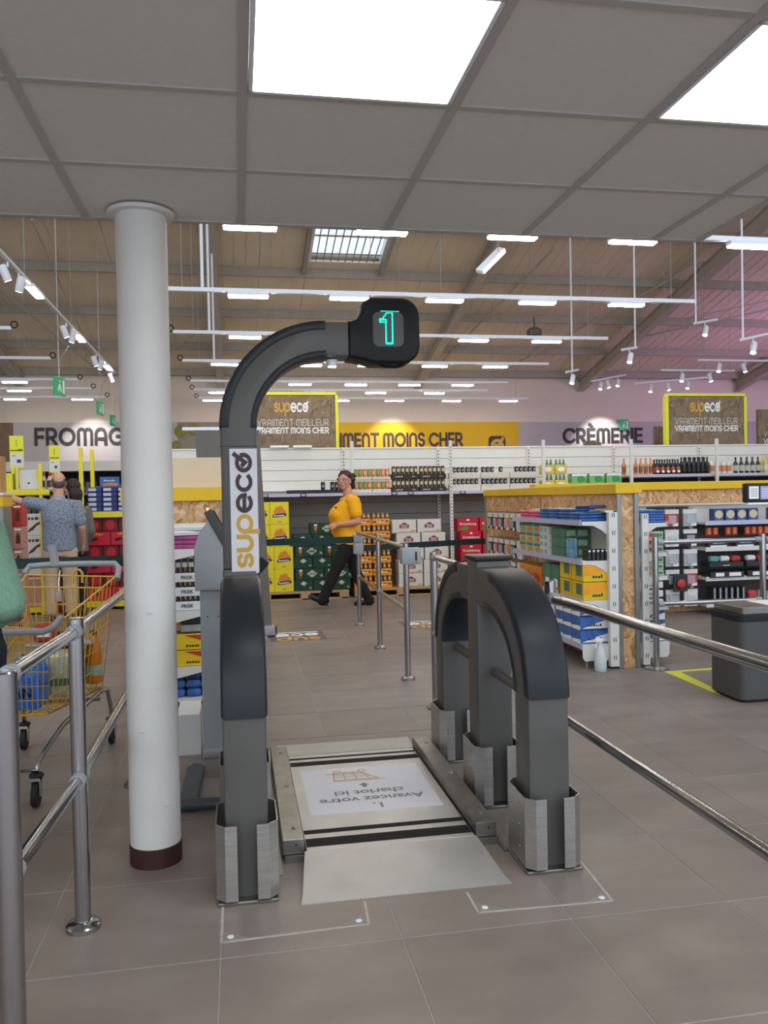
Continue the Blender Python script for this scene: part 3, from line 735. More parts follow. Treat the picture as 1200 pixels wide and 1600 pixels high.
for y0, y1 in ((-.75, 0), (0, 1.45), (1.45, 2.7)):
    for z in (1.02, .517):
        rail(t, (0 if y0 > -.5 else -.034, y0+.01, z), (0, y1-.02, z), .0205)
        sock(t, 0 if y0 > -.5 else -.032, y0, z, 1, .0215); sock(t, 0, y1, z, -1, .0215)
t = thing('railing', 'chrome double railing at the right, from the gate frame to the right edge', 'railing', (1.345, 3.45, 0))
for y in (0, -2.3): post(t, 0, y, 1.075, .0245, .056)
for y0, y1 in ((-2.3, 0),):
    for z in (1.0, .505):
        rail(t, (0, y0-.0, z), (0, y1-.02, z), .0205); sock(t, 0, y1, z, -1, .0215)
t = thing('railing', 'chrome railing just behind the right gate frame', 'railing', (1.315, 5.52, 0))
post(t, 0, 0, 1.075, .026, .06)
for z in (1.04, .52): rail(t, (0, -.02, z), (0, -.85, z), .018); sock(t, 0, 0, z, -1, .019)
post(t, 0, -.85, 1.075, .026, .06)
t = thing('railing', 'chrome railing of three posts in the middle of the hall, with belt boxes', 'railing', (1.33, 7.88, 0))
for x, y, h in ((.025, 1.51, 1.09), (0, 0, 1.1), (-.018, -1.425, 1.09)): post(t, x, y, h, .0235, .058)
for a, b_ in (((.025, 1.51), (0, 0)), ((0, 0), (-.018, -1.425))):
    for z in (1.06, .56): rail(t, (a[0], a[1]-.02, z), (b_[0], b_[1]+.02, z), .018)
for z in (1.06, .56): sock(t, .025, 1.51, z, -1, .019); sock(t, 0, 0, z, -1, .019)
bx = kid('belt_box', MB().box(-.055, .055, -.05, .05, .955, 1.05, .008, 2), 'plastic grey', t, (.025, 1.51, 0)); bx2 = kid('belt_box', MB().box(-.055, .055, -.05, .05, .82, .948, .008, 2), 'plastic grey', t, (.025, 1.51, 0))
bx = kid('reader_box', MB().box(-.045, .11, -.075, .04, .925, 1.055, .01, 2), 'plastic grey', t, (-.018, -1.425, 0))
kid('slot', MB().box(.06, .075, -.0765, -.072, .955, 1.025), 'slot dark', bx); kid('indicator', MB().box(.063, .072, -.0765, -.072, .935, .943), 'slot dark', bx)
t = thing('railing', 'chrome double railing standing before the battery shelf at the far right', 'railing', (3.38, 6.32, 0))
for x in (0, .98, 1.96, 2.9): post(t, x, 0, 1.09, .026, .1, .02)
for z in (1.045, .535):
    for x in (0, .98, 1.96): kid('rail', MB().tube([(x+.02, 0, z), (x+.96, 0, z)], .02, 14), 'chrome', t); kid('rail_socket', MB().tube([(x+.02, 0, z), (x+.07, 0, z)], .024, 14), 'plastic grey', t); kid('rail_socket', MB().tube([(x+.91, 0, z), (x+.96, 0, z)], .024, 14), 'plastic grey', t)
# retractable belts
def belt(lab, a, b_, h=.05):
    a, b_ = Vector(a), Vector(b_); d = (b_-a); nn = Vector((-d.y, d.x, 0)).normalized()*.0012
    mb = MB(); A = [a+nn, b_+nn, b_-nn, a-nn]; 
    lo = [mb.bm.verts.new(p-Vector((0, 0, h/2))) for p in A]; hi = [mb.bm.verts.new(p+Vector((0, 0, h/2))) for p in A]
    for i in range(4): mb.bm.faces.new((lo[i], lo[(i+1) % 4], hi[(i+1) % 4], hi[i]))
    mb.bm.faces.new(lo[::-1]); mb.bm.faces.new(hi)
    tag(obj('barrier_belt', mb, 'belt green'), lab, 'belt')
belt('dark green barrier belt stretched left from the middle railing towards the banner', (1.3, 9.385, .985), (-.35, 9.3, .98), .075)
belt('dark green barrier belt stretched from the middle railing to the right shelf island', (1.41, 9.4, .885), (3.09, 10.13, .885), .07)
belt('dark green barrier belt behind the yellow trolley at the left', (-3.4, 7.2, .97), (-.85, 7.28, .97), .085)
t = thing('belt_post', 'chrome belt post hidden behind the white pillar', 'post', (-.82, 7.29, 0)); post(t, 0, 0, 1.04, .026, .1, .02); kid('belt_head', MB().lathe([(.036, .9), (.038, .92), (.038, 1.03), (.03, 1.045)], 18), 'plastic grey', t)
t = thing('belt_post', 'chrome belt post behind the green sweater', 'post', (-3.43, 7.2, 0)); post(t, 0, 0, 1.04, .026, .1, .02); kid('belt_head', MB().lathe([(.036, .9), (.038, .92), (.038, 1.03), (.03, 1.045)], 18), 'plastic grey', t)
t = thing('belt_post', 'chrome belt post hidden behind the grey banner', 'post', (-.38, 9.3, 0)); post(t, 0, 0, 1.04, .026, .1, .02); kid('belt_head', MB().lathe([(.036, .9), (.038, .92), (.038, 1.03), (.03, 1.045)], 18), 'plastic grey', t)
# floor stickers with the shop's letters
for x, y, lab in ((.6, 8.86, 'plum floor sticker with shop lettering, left of the middle railing'), (2.12, 9.25, 'plum floor sticker with shop lettering, right of the middle railing')):
    s = tag(obj('floor_sticker', MB().box(-.29, .29, -.3, .3, 0, .0015), mat('sticker plum', '6b5a66', .6), None, (x, y, .0002)), lab, 'sticker', 'shop floor stickers')
    part(stroke_mesh('sup', .2, 'gold', .24, .3, .42, x0=-.21), 'lettering', s, (0, -.14, .003), (0, 0, PI)); part(stroke_mesh('eco', .2, 'paper', .24, .3, .42, x0=-.21), 'lettering', s, (0, .12, .003), (0, 0, PI))
    part(MB().box(-.24, .24, -.02, .02, 0, .001).mesh('white_line', MATS['paper']), 'white_line', s, (0, .22, .0018))
# ================================================================ back gondola with drinks
GY0 = 12.1      # shelf front
t = thing('drinks_gondola', 'long white drinks shelving along the back with grey lower panels and one deep shelf', 'shelving', (5.5, 12.75, 0))
Xg = lambda x: x-5.5
Yg = lambda y: y-12.75
kid('plinth', MB().box(Xg(-1.05), Xg(12), -.06, .06, 0, .1), 'shelf grey', t)
UP = [-1.05, .2, 1.63, 3.13, 4.62, 6.08, 7.6, 9.1, 10.6, 12]
for a, b_ in zip(UP, UP[1:]):
    for k in range(8):
        z = .1 + k*.185; kid('back_panel', MB().box(Xg(a)+.002, Xg(b_)-.002, -.03, .03, z+.003, z+.182, .002), 'shelf grey', t)
    for k in range(4):
        z = 1.585 + k*.16; kid('back_panel', MB().box(Xg(a)+.002, Xg(b_)-.002, -.03, .03, z+.003, z+.157, .002), 'shelf white', t)
    kid('top_trim', MB().box(Xg(a), Xg(b_), -.04, .04, 2.225, 2.25), 'shelf white', t)
kid('gap_backing', MB().box(Xg(-1.05), Xg(12), .031, .05, .1, 2.24), 'shelf grey', t)  # added behind the panels to stop light showing through their gaps
for x in UP[1:-1]:
    u = kid('upright', MB().box(Xg(x)-.02, Xg(x)+.02, -.07, -.028, .1, 2.24), 'shelf white', t)
    sm = MB()
    for k in range(40): sm.box(Xg(x)-.008, Xg(x)+.008, -.0705, -.069, .14+k*.052, .165+k*.052)
    kid('slots', sm, 'slot dark', u)
for x in (1.67, 3.16, 4.62, 6.06, 7.52, 9.0):
    full = abs(x-3.16) < .01
    u = kid('front_post', MB().box(Xg(x)-.022, Xg(x)+.022, Yg(12.02), Yg(12.06), .1 if full else 1.5, 2.3), 'shelf white', t)
    if full:
        sm = MB()
        for k in range(42): sm.box(Xg(x)-.007, Xg(x)+.007, Yg(12.0195), Yg(12.021), .14+k*.05, .16+k*.05)
        kid('slots', sm, 'slot dark', u)
sh = kid('shelf', MB().box(Xg(-1.05), Xg(6.06), Yg(12.1), -.03, 1.515, 1.54), 'shelf white', t)
kid('price_rail', MB().box(Xg(-1.05), Xg(6.06), Yg(12.085), Yg(12.1), 1.5, 1.545), 'price rail', sh)
for x in (.4, .95, 1.58, 2.3, 2.55, 3.35, 3.75, 4.3): kid('price_tag', MB().box(Xg(x)-.045, Xg(x)+.045, Yg(12.083), Yg(12.086), 1.5, 1.542), 'slot dark', sh); kid('price_card', MB().box(Xg(x)-.03, Xg(x)+.03, Yg(12.081), Yg(12.084), 1.508, 1.535), 'price rail', sh)
sh = kid('shelf', MB().box(Xg(6.06), Xg(12), Yg(12.1), -.03, 1.72, 1.745), 'shelf white', t)
kid('price_rail', MB().box(Xg(6.06), Xg(12), Yg(12.085), Yg(12.1), 1.705, 1.75), 'price rail', sh)
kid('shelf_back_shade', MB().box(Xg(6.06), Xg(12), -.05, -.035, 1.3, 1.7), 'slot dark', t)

# --- things on the shelf
def can_mesh(nm, m, h=.115, r=.031, band=None):
    return MB().lathe([(r*.8, 0), (r, .008), (r, h-.012), (r*.8, h), (r*.76, h-.003)], 12).mesh(nm, MATS[m])
mat('can black', '23211f', .35, .3, var=.3, scale=30); mat('can green', '4f9a34', .35, .2, var=.2, scale=30); mat('can orange', 'e0702c', .35, .2, var=.2, scale=30)
mat('can brown', '4a3a2a', .35, .3, var=.3, scale=30); mat('can cream', 'cfc096', .5); mat('can lid', 'c9c9c6', .3, .8); mat('can gold', 'e2a73a', .35, .3, var=.2, scale=30)
mat('tray white', 'd6cfc2', .6); mat('tray brown', '2e211c', .6); mat('tray black', '1b1918', .6)
CANS = {}
def can(x, y, z, kind, label, group, h=.115):
    k = (kind, h)
    if k not in CANS:
        o = obj('drink_can', can_mesh('drink_can', 'can '+kind, h), None); CANS[k] = o
        lid = MB().lathe([(.024, h-.002), (.025, h+.001)], 12).mesh('lid', MATS['can lid']); part(lid, 'lid', o)
        if kind in ('brown',): part(front_flat([disc(0, h*.5, .021, .028, 14)], 'can cream'), 'round_label', o, (0, -.0318, 0))
        if kind == 'green': part(front_flat([disc(0, h*.5, .02, .03, 12)], 'can orange'), 'round_label', o, (0, -.0318, 0))
        if kind == 'orange': part(front_flat([disc(0, h*.5, .018, .03, 12)], 'can cream'), 'round_label', o, (0, -.0318, 0))
        if kind == 'black': part(front_flat([disc(0, h*.45, .015, .02, 12)], 'plastic grey'), 'round_label', o, (0, -.0318, 0))
    else:
        o = dup(CANS[k])
    o.location = (x, y, z); tag(o, label, 'can', group); return o
def tray(x0, x1, z, h, m, lab, txt=None, tm_='can cream', grp=None, y0=12.14, d=.25):
    o = tag(obj('drinks_tray', MB().box(-(x1-x0)/2, (x1-x0)/2, 0, d, 0, h, .004), m, None, ((x0+x1)/2, y0, z)), lab, 'tray', grp)
    if txt: kid('small_print', scribble(.11, h*.3, tm_), None, o, (-.1, -.002, h*.35), FRONT); kid('small_print', scribble(.05, h*.2, tm_), None, o, (.13, -.002, h*.4), FRONT)
    return o
SZ = 1.541
for x0, x1, lab in ((.72, 1.14, 'flat black drinks tray, left end of the deep shelf'), (1.16, 1.6, 'flat black drinks tray with a few black cans, left of the yellow polo shirt')):
    o = tray(x0, x1, SZ, .055, 'tray black', lab, None, grp='flat black trays'); 
can(1.25, 12.2, SZ+.056, 'black', 'single black can standing alone on the left black tray end', 'black cans')
for k in range(5): can(1.39+k*.066, 12.2, SZ+.056, 'black', 'black can in the short row on the flat tray beside the woman', 'short row of black cans')
# coloured cans in two tiers
seq = ['orange', 'green', 'green', 'orange', 'green', 'brown', 'green', 'orange', 'brown']
for tier in range(2):
    z = SZ + tier*.19
    for q in range(2): tray(1.70+q*.285, 1.975+q*.285, z, .05 if tier == 0 else .045, 'tray white', f'white tray of coloured cans, {"lower" if tier == 0 else "upper"} tier, {"left" if q == 0 else "right"} one', grp='white trays of coloured cans')
    for k in range(8): can(1.74+k*.068, 12.19, z+.046+(.005 if tier == 0 else 0), seq[(k+tier) % 9] if seq[(k+tier) % 9] != 'brown' else 'orange', f'{seq[(k+tier) % 9].replace("brown", "orange")} drink can in the {"lower" if tier == 0 else "upper"} white tray behind the woman', f'coloured cans of the {"lower" if tier == 0 else "upper"} tier')
for tier in range(2):
    z = SZ + tier*.195
    for q in range(2):
        x0 = 2.28 + q*.42
        o = tray(x0, x0+.41, z, .075, 'tray brown', f'dark brown tray of brown cans, {"lower" if tier == 0 else "upper"} tier, {"left" if q == 0 else "right"} one', 'Affligem', grp='dark brown trays')
        for k in range(6): can(x0+.035+k*.067, 12.19, z+.076, 'brown', f'brown can with round cream label in the {"lower" if tier == 0 else "upper"} {"left" if q == 0 else "right"} brown tray', f'brown cans {tier}{q}')
for tier in range(2):
    z = SZ + tier*.19
    for q in range(3):
        x0 = 3.2 + q*.46
        tray(x0, x0+.45, z, .1 if tier == 0 else .09, 'tray white', f'pale drinks tray of black cans, {"lower" if tier == 0 else "upper"} tier, {ORD[q]} from the left', grp='pale trays of black cans')
        for k in range(6):
            if tier == 1 and (q, k) in ((1, 3), (1, 5), (2, 0)): continue
            can(x0+.045+k*.07, 12.19, z+(.101 if tier == 0 else .091), 'black', f'black can in the {"lower" if tier == 0 else "upper"} pale tray, {ORD[q]} tray from the left', f'black cans {tier}{q}', .08)
# bottle packs
mat('bottle green', '4b7a2c', .25, var=.25, scale=20); mat('pack yellow', 'd8c04a', .6, var=.15, scale=12); mat('pack green', '79b06a', .5, var=.35, scale=14); mat('glass brown', '2a1a14', .12, var=.1)
BOT = {}
def bottle(x, y, z, kind, label, group):
    if kind not in BOT:
        spec = {'rose': ('c97f4a', '8a5a34', .26, .032), 'dark red': ('1c1513', 'b8402c', .24, .034), 'dark': ('151312', '2b2622', .27, .034), 'clear': ('d9dcd8', 'd58a5c', .26, .04), 'white wine': ('cbbf72', 'dcd7ae', .28, .034), 'blue': ('c4ccd2', '3a4870', .27, .036), 'dark pale': ('1b1a18', 'b9b7a8', .26, .034)}[kind]
        g, lb, h, r = spec
        mm = mat('bottle '+kind, g, .12, var=.12, scale=15); lm = mat('label '+kind, lb, .6, var=.12, scale=20)
        o = obj('bottle', MB().lathe([(r*.9, 0), (r, .008), (r, h*.58), (r*.85, h*.66), (r*.4, h*.76), (r*.36, h*.98), (r*.3, h)], 14), mm)
        kid('label', MB().lathe([(r+.0006, h*.14), (r+.0006, h*.5)], 14), lm, o); kid('cap', MB().lathe([(r*.42, h*.86), (r*.42, h*1.005), (r*.3, h*1.01)], 12), mat('cap '+kind, {'rose': 'cf8f5c', 'clear': 'dcdcd8', 'white wine': 'd8c98a', 'blue': '2a3040'}.get(kind, '141211'), .5), o)
        if kind == 'dark red': part(front_flat([disc(0, h*.4, .018, .018, 12)], 'pack green'), 'emblem', o, (0, -r-.002, 0)); part(front_flat([[(-.022, h*.12), (.022, h*.12), (.022, h*.27), (-.022, h*.27)]], 'paper'), 'neck_label', o, (0, -r-.0016, 0))
        BOT[kind] = o
    else: o = dup(BOT[kind])
    o.location = (x, y, z); tag(o, label, 'bottle', group)
BZ = 1.746
def brow(x0, n, pitch, kind, rows, txt):
    for j in range(rows):
        for k in range(n): bottle(x0+k*pitch, 12.17+j*.085, BZ, kind, f'{txt}' + (', front row' if j == 0 and rows > 1 else ', rear row' if j else ''), f'{txt} row {j}')
brow(6.0, 1, .1, 'rose', 1, 'amber bottle left of the white post'); brow(6.2, 4, .085, 'rose', 1, 'amber bottle right of the white post on the upper shelf')
brow(6.56, 5, .09, 'dark red', 2, 'dark bottle with a red and white label on the upper shelf'); brow(7.03, 6, .08, 'dark', 2, 'black bottle on the upper shelf under the brown board')
brow(7.52, 4, .098, 'clear', 1, 'clear bottle with an orange label on the upper shelf'); brow(7.93, 5, .1, 'dark pale', 1, 'dark bottle with a pale label on the upper shelf')
brow(8.47, 7, .088, 'white wine', 2, 'yellow white wine bottle on the upper shelf'); brow(9.12, 5, .09, 'blue', 1, 'bottle with a blue label near the right edge of the photo')
def bottle_pack(x, z, w_, h, lab, grp):
    t = thing('bottle_pack', lab, 'bottle pack', (x, 12.15, z), 0, grp)
    kid('carton', MB().box(-w_/2, w_/2, 0, .14, 0, h*.62, .004), 'pack yellow', t)
    for k in range(3): kid('bottle_neck', MB().lathe([(.026, h*.5), (.026, h*.66), (.012, h*.85), (.012, h)], 10, ((k-1)*w_*.31, .05, 0)), 'bottle green', t)
    part(front_flat([disc(0, h*.33, w_*.3, h*.16, 14)], 'paper'), 'label', t, (0, -.002, 0))
for r in range(2):
    for k in range(2): bottle_pack(4.74+k*.21, SZ+r*.235, .2, .23, f'yellow carton of green bottles, {"lower" if r == 0 else "upper"} row, {"left" if k == 0 else "right"} one', 'yellow bottle cartons')
for k in range(3):
    o = tag(obj('cup_pack', MB().box(-.13, .13, 0, .16, 0, .24, .012, 2), 'pack green', None, (5.25+k*.29, 12.15, SZ)), f'green and white packet beside the bottle cartons, {ORD[k]} from the left', 'packet', 'green packets')
    part(front_flat([disc(.02, .15, .07, .05, 14)], mat('leaf green', '2e9a4c', .6)), 'print', o, (0, -.002, 0)); part(front_flat([[(-.12, .2), (.12, .2), (.12, .232), (-.12, .232)]], 'paper'), 'white_band', o, (0, -.0018, 0))

# ================================================================ pallets and cases of beer
def pallet(x, lab, w_=1.18):
    t = thing('wooden_pallet', lab, 'pallet', (x, 12.05, 0), 0, 'wooden pallets under the drinks')
    for s in (-1, 0, 1): 
        kid('bottom_board', MB().box(s*(w_/2-.06)-.05, s*(w_/2-.06)+.05, 0, .62, 0, .018), 'pallet wood', t)
        for yy in (.0, .28, .52): kid('block', MB().box(s*(w_/2-.07)-.07, s*(w_/2-.07)+.07, yy, yy+.1, .018, .09), 'pallet wood', t)
    for yy in (0, .28, .52): kid('stringer_board', MB().box(-w_/2, w_/2, yy, yy+.1, .09, .105), 'pallet wood', t)
    for k in range(5): kid('deck_board', MB().box(-w_/2, w_/2, k*.127, k*.127+.11, .1055, .12), 'pallet wood', t)
    kid('front_skid', MB().box(-w_/2, w_/2, 0, .09, 0, .017), 'pallet wood', t)
pallet(.95, 'wooden pallet under the yellow boxes and green cases', 1.28); pallet(2.38, 'wooden pallet under the orange and white cases', 1.4); pallet(3.82, 'wooden pallet under the red cases, right end', 1.2)
mat('case yellow', 'e8d51a', .5, var=.03); mat('case green', '12412c', .5, var=.12, scale=5); mat('case orange', 'f0a010', .5, var=.12, scale=8); mat('case white', 'ddd8cf', .55, var=.04); mat('case red', 'c81f36', .45, var=.08)
mat('ribbon purple', '4a2a5c', .6); mat('puff orange', 'e08a34', .7, var=.3, scale=60); mat('glass amber', 'd9792a', .4); mat('logo red', '8e2f33', .5); mat('logo silver', 'c9c4ba', .5); mat('leaf', '5d8a2c', .6, var=.2, scale=30)
def case_mesh(w_, d, h, m, key):
    return MB().box(-w_/2, w_/2, 0, d, 0, h, .006, 1).mesh('drinks_case', MATS[m])
PROTO = {}
def case(key, x, y, z, label, group, build):
    if key not in PROTO: o = build(); PROTO[key] = o
    else: o = dup(PROTO[key])
    o.location = (x, y, z); o.rotation_euler = (0, 0, random.uniform(-.012, .012)); return tag(o, label, 'case', group)
def b_yellow():
    w_, h = .275, .327; o = obj('snack_box', case_mesh(w_, .3, h, 'case yellow', 0), None)
    q = MB()
    for cx_, cz_, r in ((0, .2, .06), (-.045, .18, .04), (.05, .18, .045), (.015, .235, .04), (-.03, .225, .035)): q.poly([(x, 0, z) for x, z in disc(cx_, cz_, r, r*.85, 14)])
    for i, f in enumerate(q.bm.faces): 
        for v in f.verts: v.co.y = -.0005*i
    part(q.mesh('print', MATS['puff orange']), 'snack_print', o, (0, -.0022, 0))
    part(front_flat([[(-.105, .115), (-.08, .15), (.085, .165), (.11, .14), (.085, .12), (-.075, .10)]], 'ribbon purple'), 'ribbon_print', o, (0, -.005, 0))
    part(scribble(.15, .026, 'paper'), 'small_print', o, (0, -.006, .12), (PI/2, -.08, 0)); part(scribble(.06, .014, 'case green'), 'small_print', o, (0, -.003, .033), FRONT)
    return o
for r in range(4):
    dx = .05 if r < 2 else 0
    for k in range(2): case('yellow', .32+k*.278+dx, 12.09, .121+r*.3275, f'bright yellow snack box with orange picture, {ROWN[r] if r < 3 else "top"} row, {"left" if k == 0 else "right"} column', 'stack of yellow snack boxes', b_yellow)
def glass_print(o, x, z, s):
    part(front_flat([[(x-.012*s, z), (x+.012*s, z), (x+.03*s, z+.055*s), (x+.026*s, z+.10*s), (x-.026*s, z+.10*s), (x-.03*s, z+.055*s)], [(x-.003*s, z-.03*s), (x+.003*s, z-.03*s), (x+.003*s, z), (x-.003*s, z)], [(x-.02*s, z-.035*s), (x+.02*s, z-.035*s), (x+.02*s, z-.03*s), (x-.02*s, z-.03*s)]], 'glass amber'), 'beer_glass_print', o, (0, -.002, 0))
    part(front_flat([[(x-.026*s, z+.09*s), (x+.026*s, z+.09*s), (x+.028*s, z+.12*s), (x-.028*s, z+.12*s)]], 'paper'), 'foam_print', o, (0, -.003, 0))
def b_green_long():
    o = obj('beer_case', case_mesh(.42, .27, .163, 'case green', 0), None)
    glass_print(o, -.13, .05, .82)
    part(front_flat([disc(.035, .085, .075, .026, 16), disc(.035, .085, .045, .05, 16)], 'logo silver'), 'emblem', o, (0, -.002, 0))
    part(scribble(.1, .022, 'case green'), 'small_print', o, (.035, -.004, .075), FRONT); part(front_flat([[(.15, .04), (.19, .04), (.19, .075), (.15, .075)]], 'plastic grey'), 'code_patch', o, (0, -.002, 0)); return o
def b_green_short():
    o = obj('beer_case', case_mesh(.272, .4, .163, 'case green', 0), None)
    part(front_flat([[(-.05, .11), (0, .075), (.05, .11), (0, .145)]], 'logo silver'), 'emblem', o, (0, -.002, 0)); part(front_flat([[(.08, .03), (.115, .03), (.115, .055), (.08, .055)]], 'plastic grey'), 'code_patch', o, (0, -.002, 0)); return o
for r in range(6):
    n, w_, x0, key, bl = ((3, .278, .93, 'gs', b_green_short) if r % 2 == 0 else (2, .425, 1.02, 'gl', b_green_long))
    if r == 5: x0, n = 1.25, 1
    if r == 4: x0 = .93
    for k in range(n): case(key, x0+k*w_, 12.09, .121+r*.1645, f'dark green beer case, {ROWN[r] if r < 5 else "top"} row, {ORD[k]} from the left', 'stack of green beer cases', bl)
def b_orange():
    o = obj('beer_case', case_mesh(.275, .4, .1, 'case orange', 0), None)
    part(front_flat([[(-.12, .035), (.0, .055), (.12, .05), (.12, .07), (0, .075), (-.12, .06)]], 'logo red'), 'print_band', o, (0, -.002, 0)); part(scribble(.13, .03, 'paper'), 'small_print', o, (0, -.004, .04), FRONT)
    cm = MB().lathe([(.024, .1), (.029, .106), (.029, .17), (.023, .182)], 12).mesh('can', MATS['can bronze']); cl = MB().lathe([(.022, .18), (.022, .184)], 12).mesh('can_lid', MATS['can lid'])
    for k in range(4):
        c = part(cm, 'can', o, (-.1+k*.067, .035, 0)); part(cl, 'can_lid', c); part(front_flat([disc(0, .14, .017, .02, 10)], 'can cream'), 'label', c, (0, -.031, 0))
    return o
for r in range(6):
    for k in range(2): case('orange', 1.82+k*.285, 12.09+.02*r, .121+r*.186, f'orange tray of gold cans, {ROWN[r] if r < 5 else "top"} row, {"left" if k == 0 else "right"} one', 'stack of orange can trays', b_orange)
def b_white():
    o = obj('beer_case', case_mesh(.365, .27, .2, 'case white', 0), None)
    part(front_flat([rrect(-.082, .078, .065, .135, .02, 4), disc(0, .135, .045, .03, 14)], 'logo silver'), 'emblem_border', o, (0, -.002, 0)); part(front_flat([rrect(-.074, .07, .072, .128, .018, 4), disc(0, .13, .038, .025, 14)], 'logo red'), 'emblem', o, (0, -.003, 0))
    part(text_mesh('STELLA', .03, 'paper', .02), 'lettering', o, (0, -.0045, .113), FRONT); part(text_mesh('ARTOIS', .026, 'paper', .02), 'lettering', o, (0, -.0045, .086), FRONT)
    part(front_flat([[(-.15, .008), (.17, .008), (.17, .045), (.13, .05), (.08, .025), (-.1, .02)]], mat('barley', 'c4ab7c', .7, var=.2, scale=30)), 'barley_print', o, (0, -.002, 0)); return o
WO = [(0, 0), (.0, 0), (.02, 0), (-.02, -.02), (-.08, .03)]
for r in range(5):
    for k in range(2): case('white', 2.53+k*.385+WO[r][0], 12.09+.03*(r > 2)+WO[r][1]*.3, .121+r*.2015, f'white beer case with red emblem, {ROWN[r] if r < 4 else "top"} row, {"left" if k == 0 else "right"} one', 'stack of white beer cases', b_white)
def b_red():
    o = obj('beer_case', case_mesh(.33, .27, .2, 'case red', 0), None)
    part(text_mesh('Kronenbourg', .056, 'paper', .012, sx=.85), 'lettering', o, (0, -.002, .115), FRONT); part(front_flat([[(-.15, .02), (-.02, .015), (.03, .05), (-.02, .08), (-.1, .07)]], 'leaf'), 'hop_print', o, (0, -.002, 0))
    part(front_flat([disc(0, .175, .025, .014, 10)], 'paper'), 'crest', o, (0, -.002, 0)); return o
for r in range(5):
    for k in range(2): case('red', 3.43+k*.35+(.04 if r < 4 else 0), 12.09+.02*(r > 3), .121+r*.2015, f'red beer case with white lettering, {ROWN[r] if r < 4 else "top"} row, {"left" if k == 0 else "right"} one', 'stack of red beer cases', b_red)

# ================================================================ hanging / standing boards with slogan
def slogan_board(x0, x1, z0, z1, y, lab, grp=None, frame=True, rzv=0, text=True):
    cx_ = (x0+x1)/2; W = x1-x0; H_ = .9
    t = thing('slogan_board', lab, 'sign', (cx_, y, 0), rzv, grp)
    kid('board', MB().box(-W/2+.03, W/2-.03, -.04, .04, z0, z1-.03), OSBS, t)
    if frame:
        kid('frame_top', MB().box(-W/2, W/2, -.06, .06, z1-.05, z1, .004), 'lime', t)
        for s in (-1, 1): kid('frame_side', MB().box(s*W/2-.025, s*W/2+.025, -.06, .06, z0, z1-.05, .004), 'lime', t)
    for s in (-1, 1): kid('leg', MB().box(s*W*.4-.02, s*W*.4+.02, -.02, .02, 0, z0), 'shelf grey', t)
    if text:
        h = .125*W
        wd1 = stroke_width('sup', .24); wd2 = stroke_width('eco', .24); tot = wd1+wd2+.24; k = .37*W/tot
        kid('lettering', stroke_mesh('sup', .125*W, 'gold', .2, .24, wd1*k, x0=-.2*W), None, t, (0, -.044, z1-.345*H_), FRONT)
        kid('lettering', stroke_mesh('eco', .125*W, 'paper', .2, .24, wd2*k, x0=-.2*W+(wd1+.24)*k), None, t, (0, -.044, z1-.345*H_), FRONT)
        kid('lettering', stroke_mesh('VRAIMENT MEILLEUR', .068*W, 'logo silver', .14, .3, .8*W, x0=-.4*W), None, t, (0, -.044, z1-.6*H_), FRONT)
        kid('lettering', stroke_mesh('VRAIMENT MOINS CHER', .058*W, 'paper', .22, .3, .8*W, x0=-.4*W), None, t, (0, -.044, z1-.735*H_), FRONT)
    return t
slogan_board(.2, 1.63, 2.0, 3.2, 13.5, 'big brown slogan board with lime frame behind the tall curved arm', 'slogan boards above the shelving')
slogan_board(7.46, 8.97, 2.0, 3.2, 13.5, 'big brown slogan board with lime frame at the right, over the bottles', 'slogan boards above the shelving')
slogan_board(6.55, 6.95, 2.0, 2.48, 15, 'tiny brown board in front of the dairy lettering', None, False)
slogan_board(8.0, 8.65, 2.0, 2.78, 15, 'small brown board peeking out left of the right slogan board', None, False)
slogan_board(9.55, 10.9, 2.0, 3.0, 14, 'brown board cut by the right edge of the photo', None, False)
for x in (.65, 1.0): tag(obj('flat_carton', MB().box(-.14, .14, 0, .2, 0, .035, .003).box(-.09, .09, -.002, .0, .01, .025), 'paper', None, (x, 12.65, 2.251)), f'flat white carton lying on top of the shelving below the left slogan board, {"left" if x < .8 else "right"} one', 'carton', 'flat cartons on the shelving top')

# ================================================================ roll-up banner seen from behind
t = thing('rollup_banner', 'tall roll-up banner seen from its grey back, behind the gate frame', 'banner', (.0, 8.9, 0), 0)
kid('banner_sheet', MB().prism([(-.36, .1), (.335, .1), (.245, 2.2), (-.42, 2.2)], 'y', -.003, .003), 'banner grey', t)
kid('top_bar', MB().box(-.55, .27, -.014, .014, 2.2, 2.235, .004), 'lamp white', t)
b_ = kid('base_cassette', MB().box(-.4, .37, -.07, .07, .02, .12, .015, 2), 'plastic grey', t); kid('end_cap', MB().box(.37, .385, -.06, .06, .03, .11, .004), 'rubber', b_)
kid('foot', MB().box(-.3, -.24, -.2, .2, 0, .02), 'plastic grey', t); kid('foot', MB().box(.22, .28, -.2, .2, 0, .02), 'plastic grey', t)
kid('pole', MB().tube([(0, .02, .12), (0, .02, 2.2)], .012, 8), 'lamp white', t)
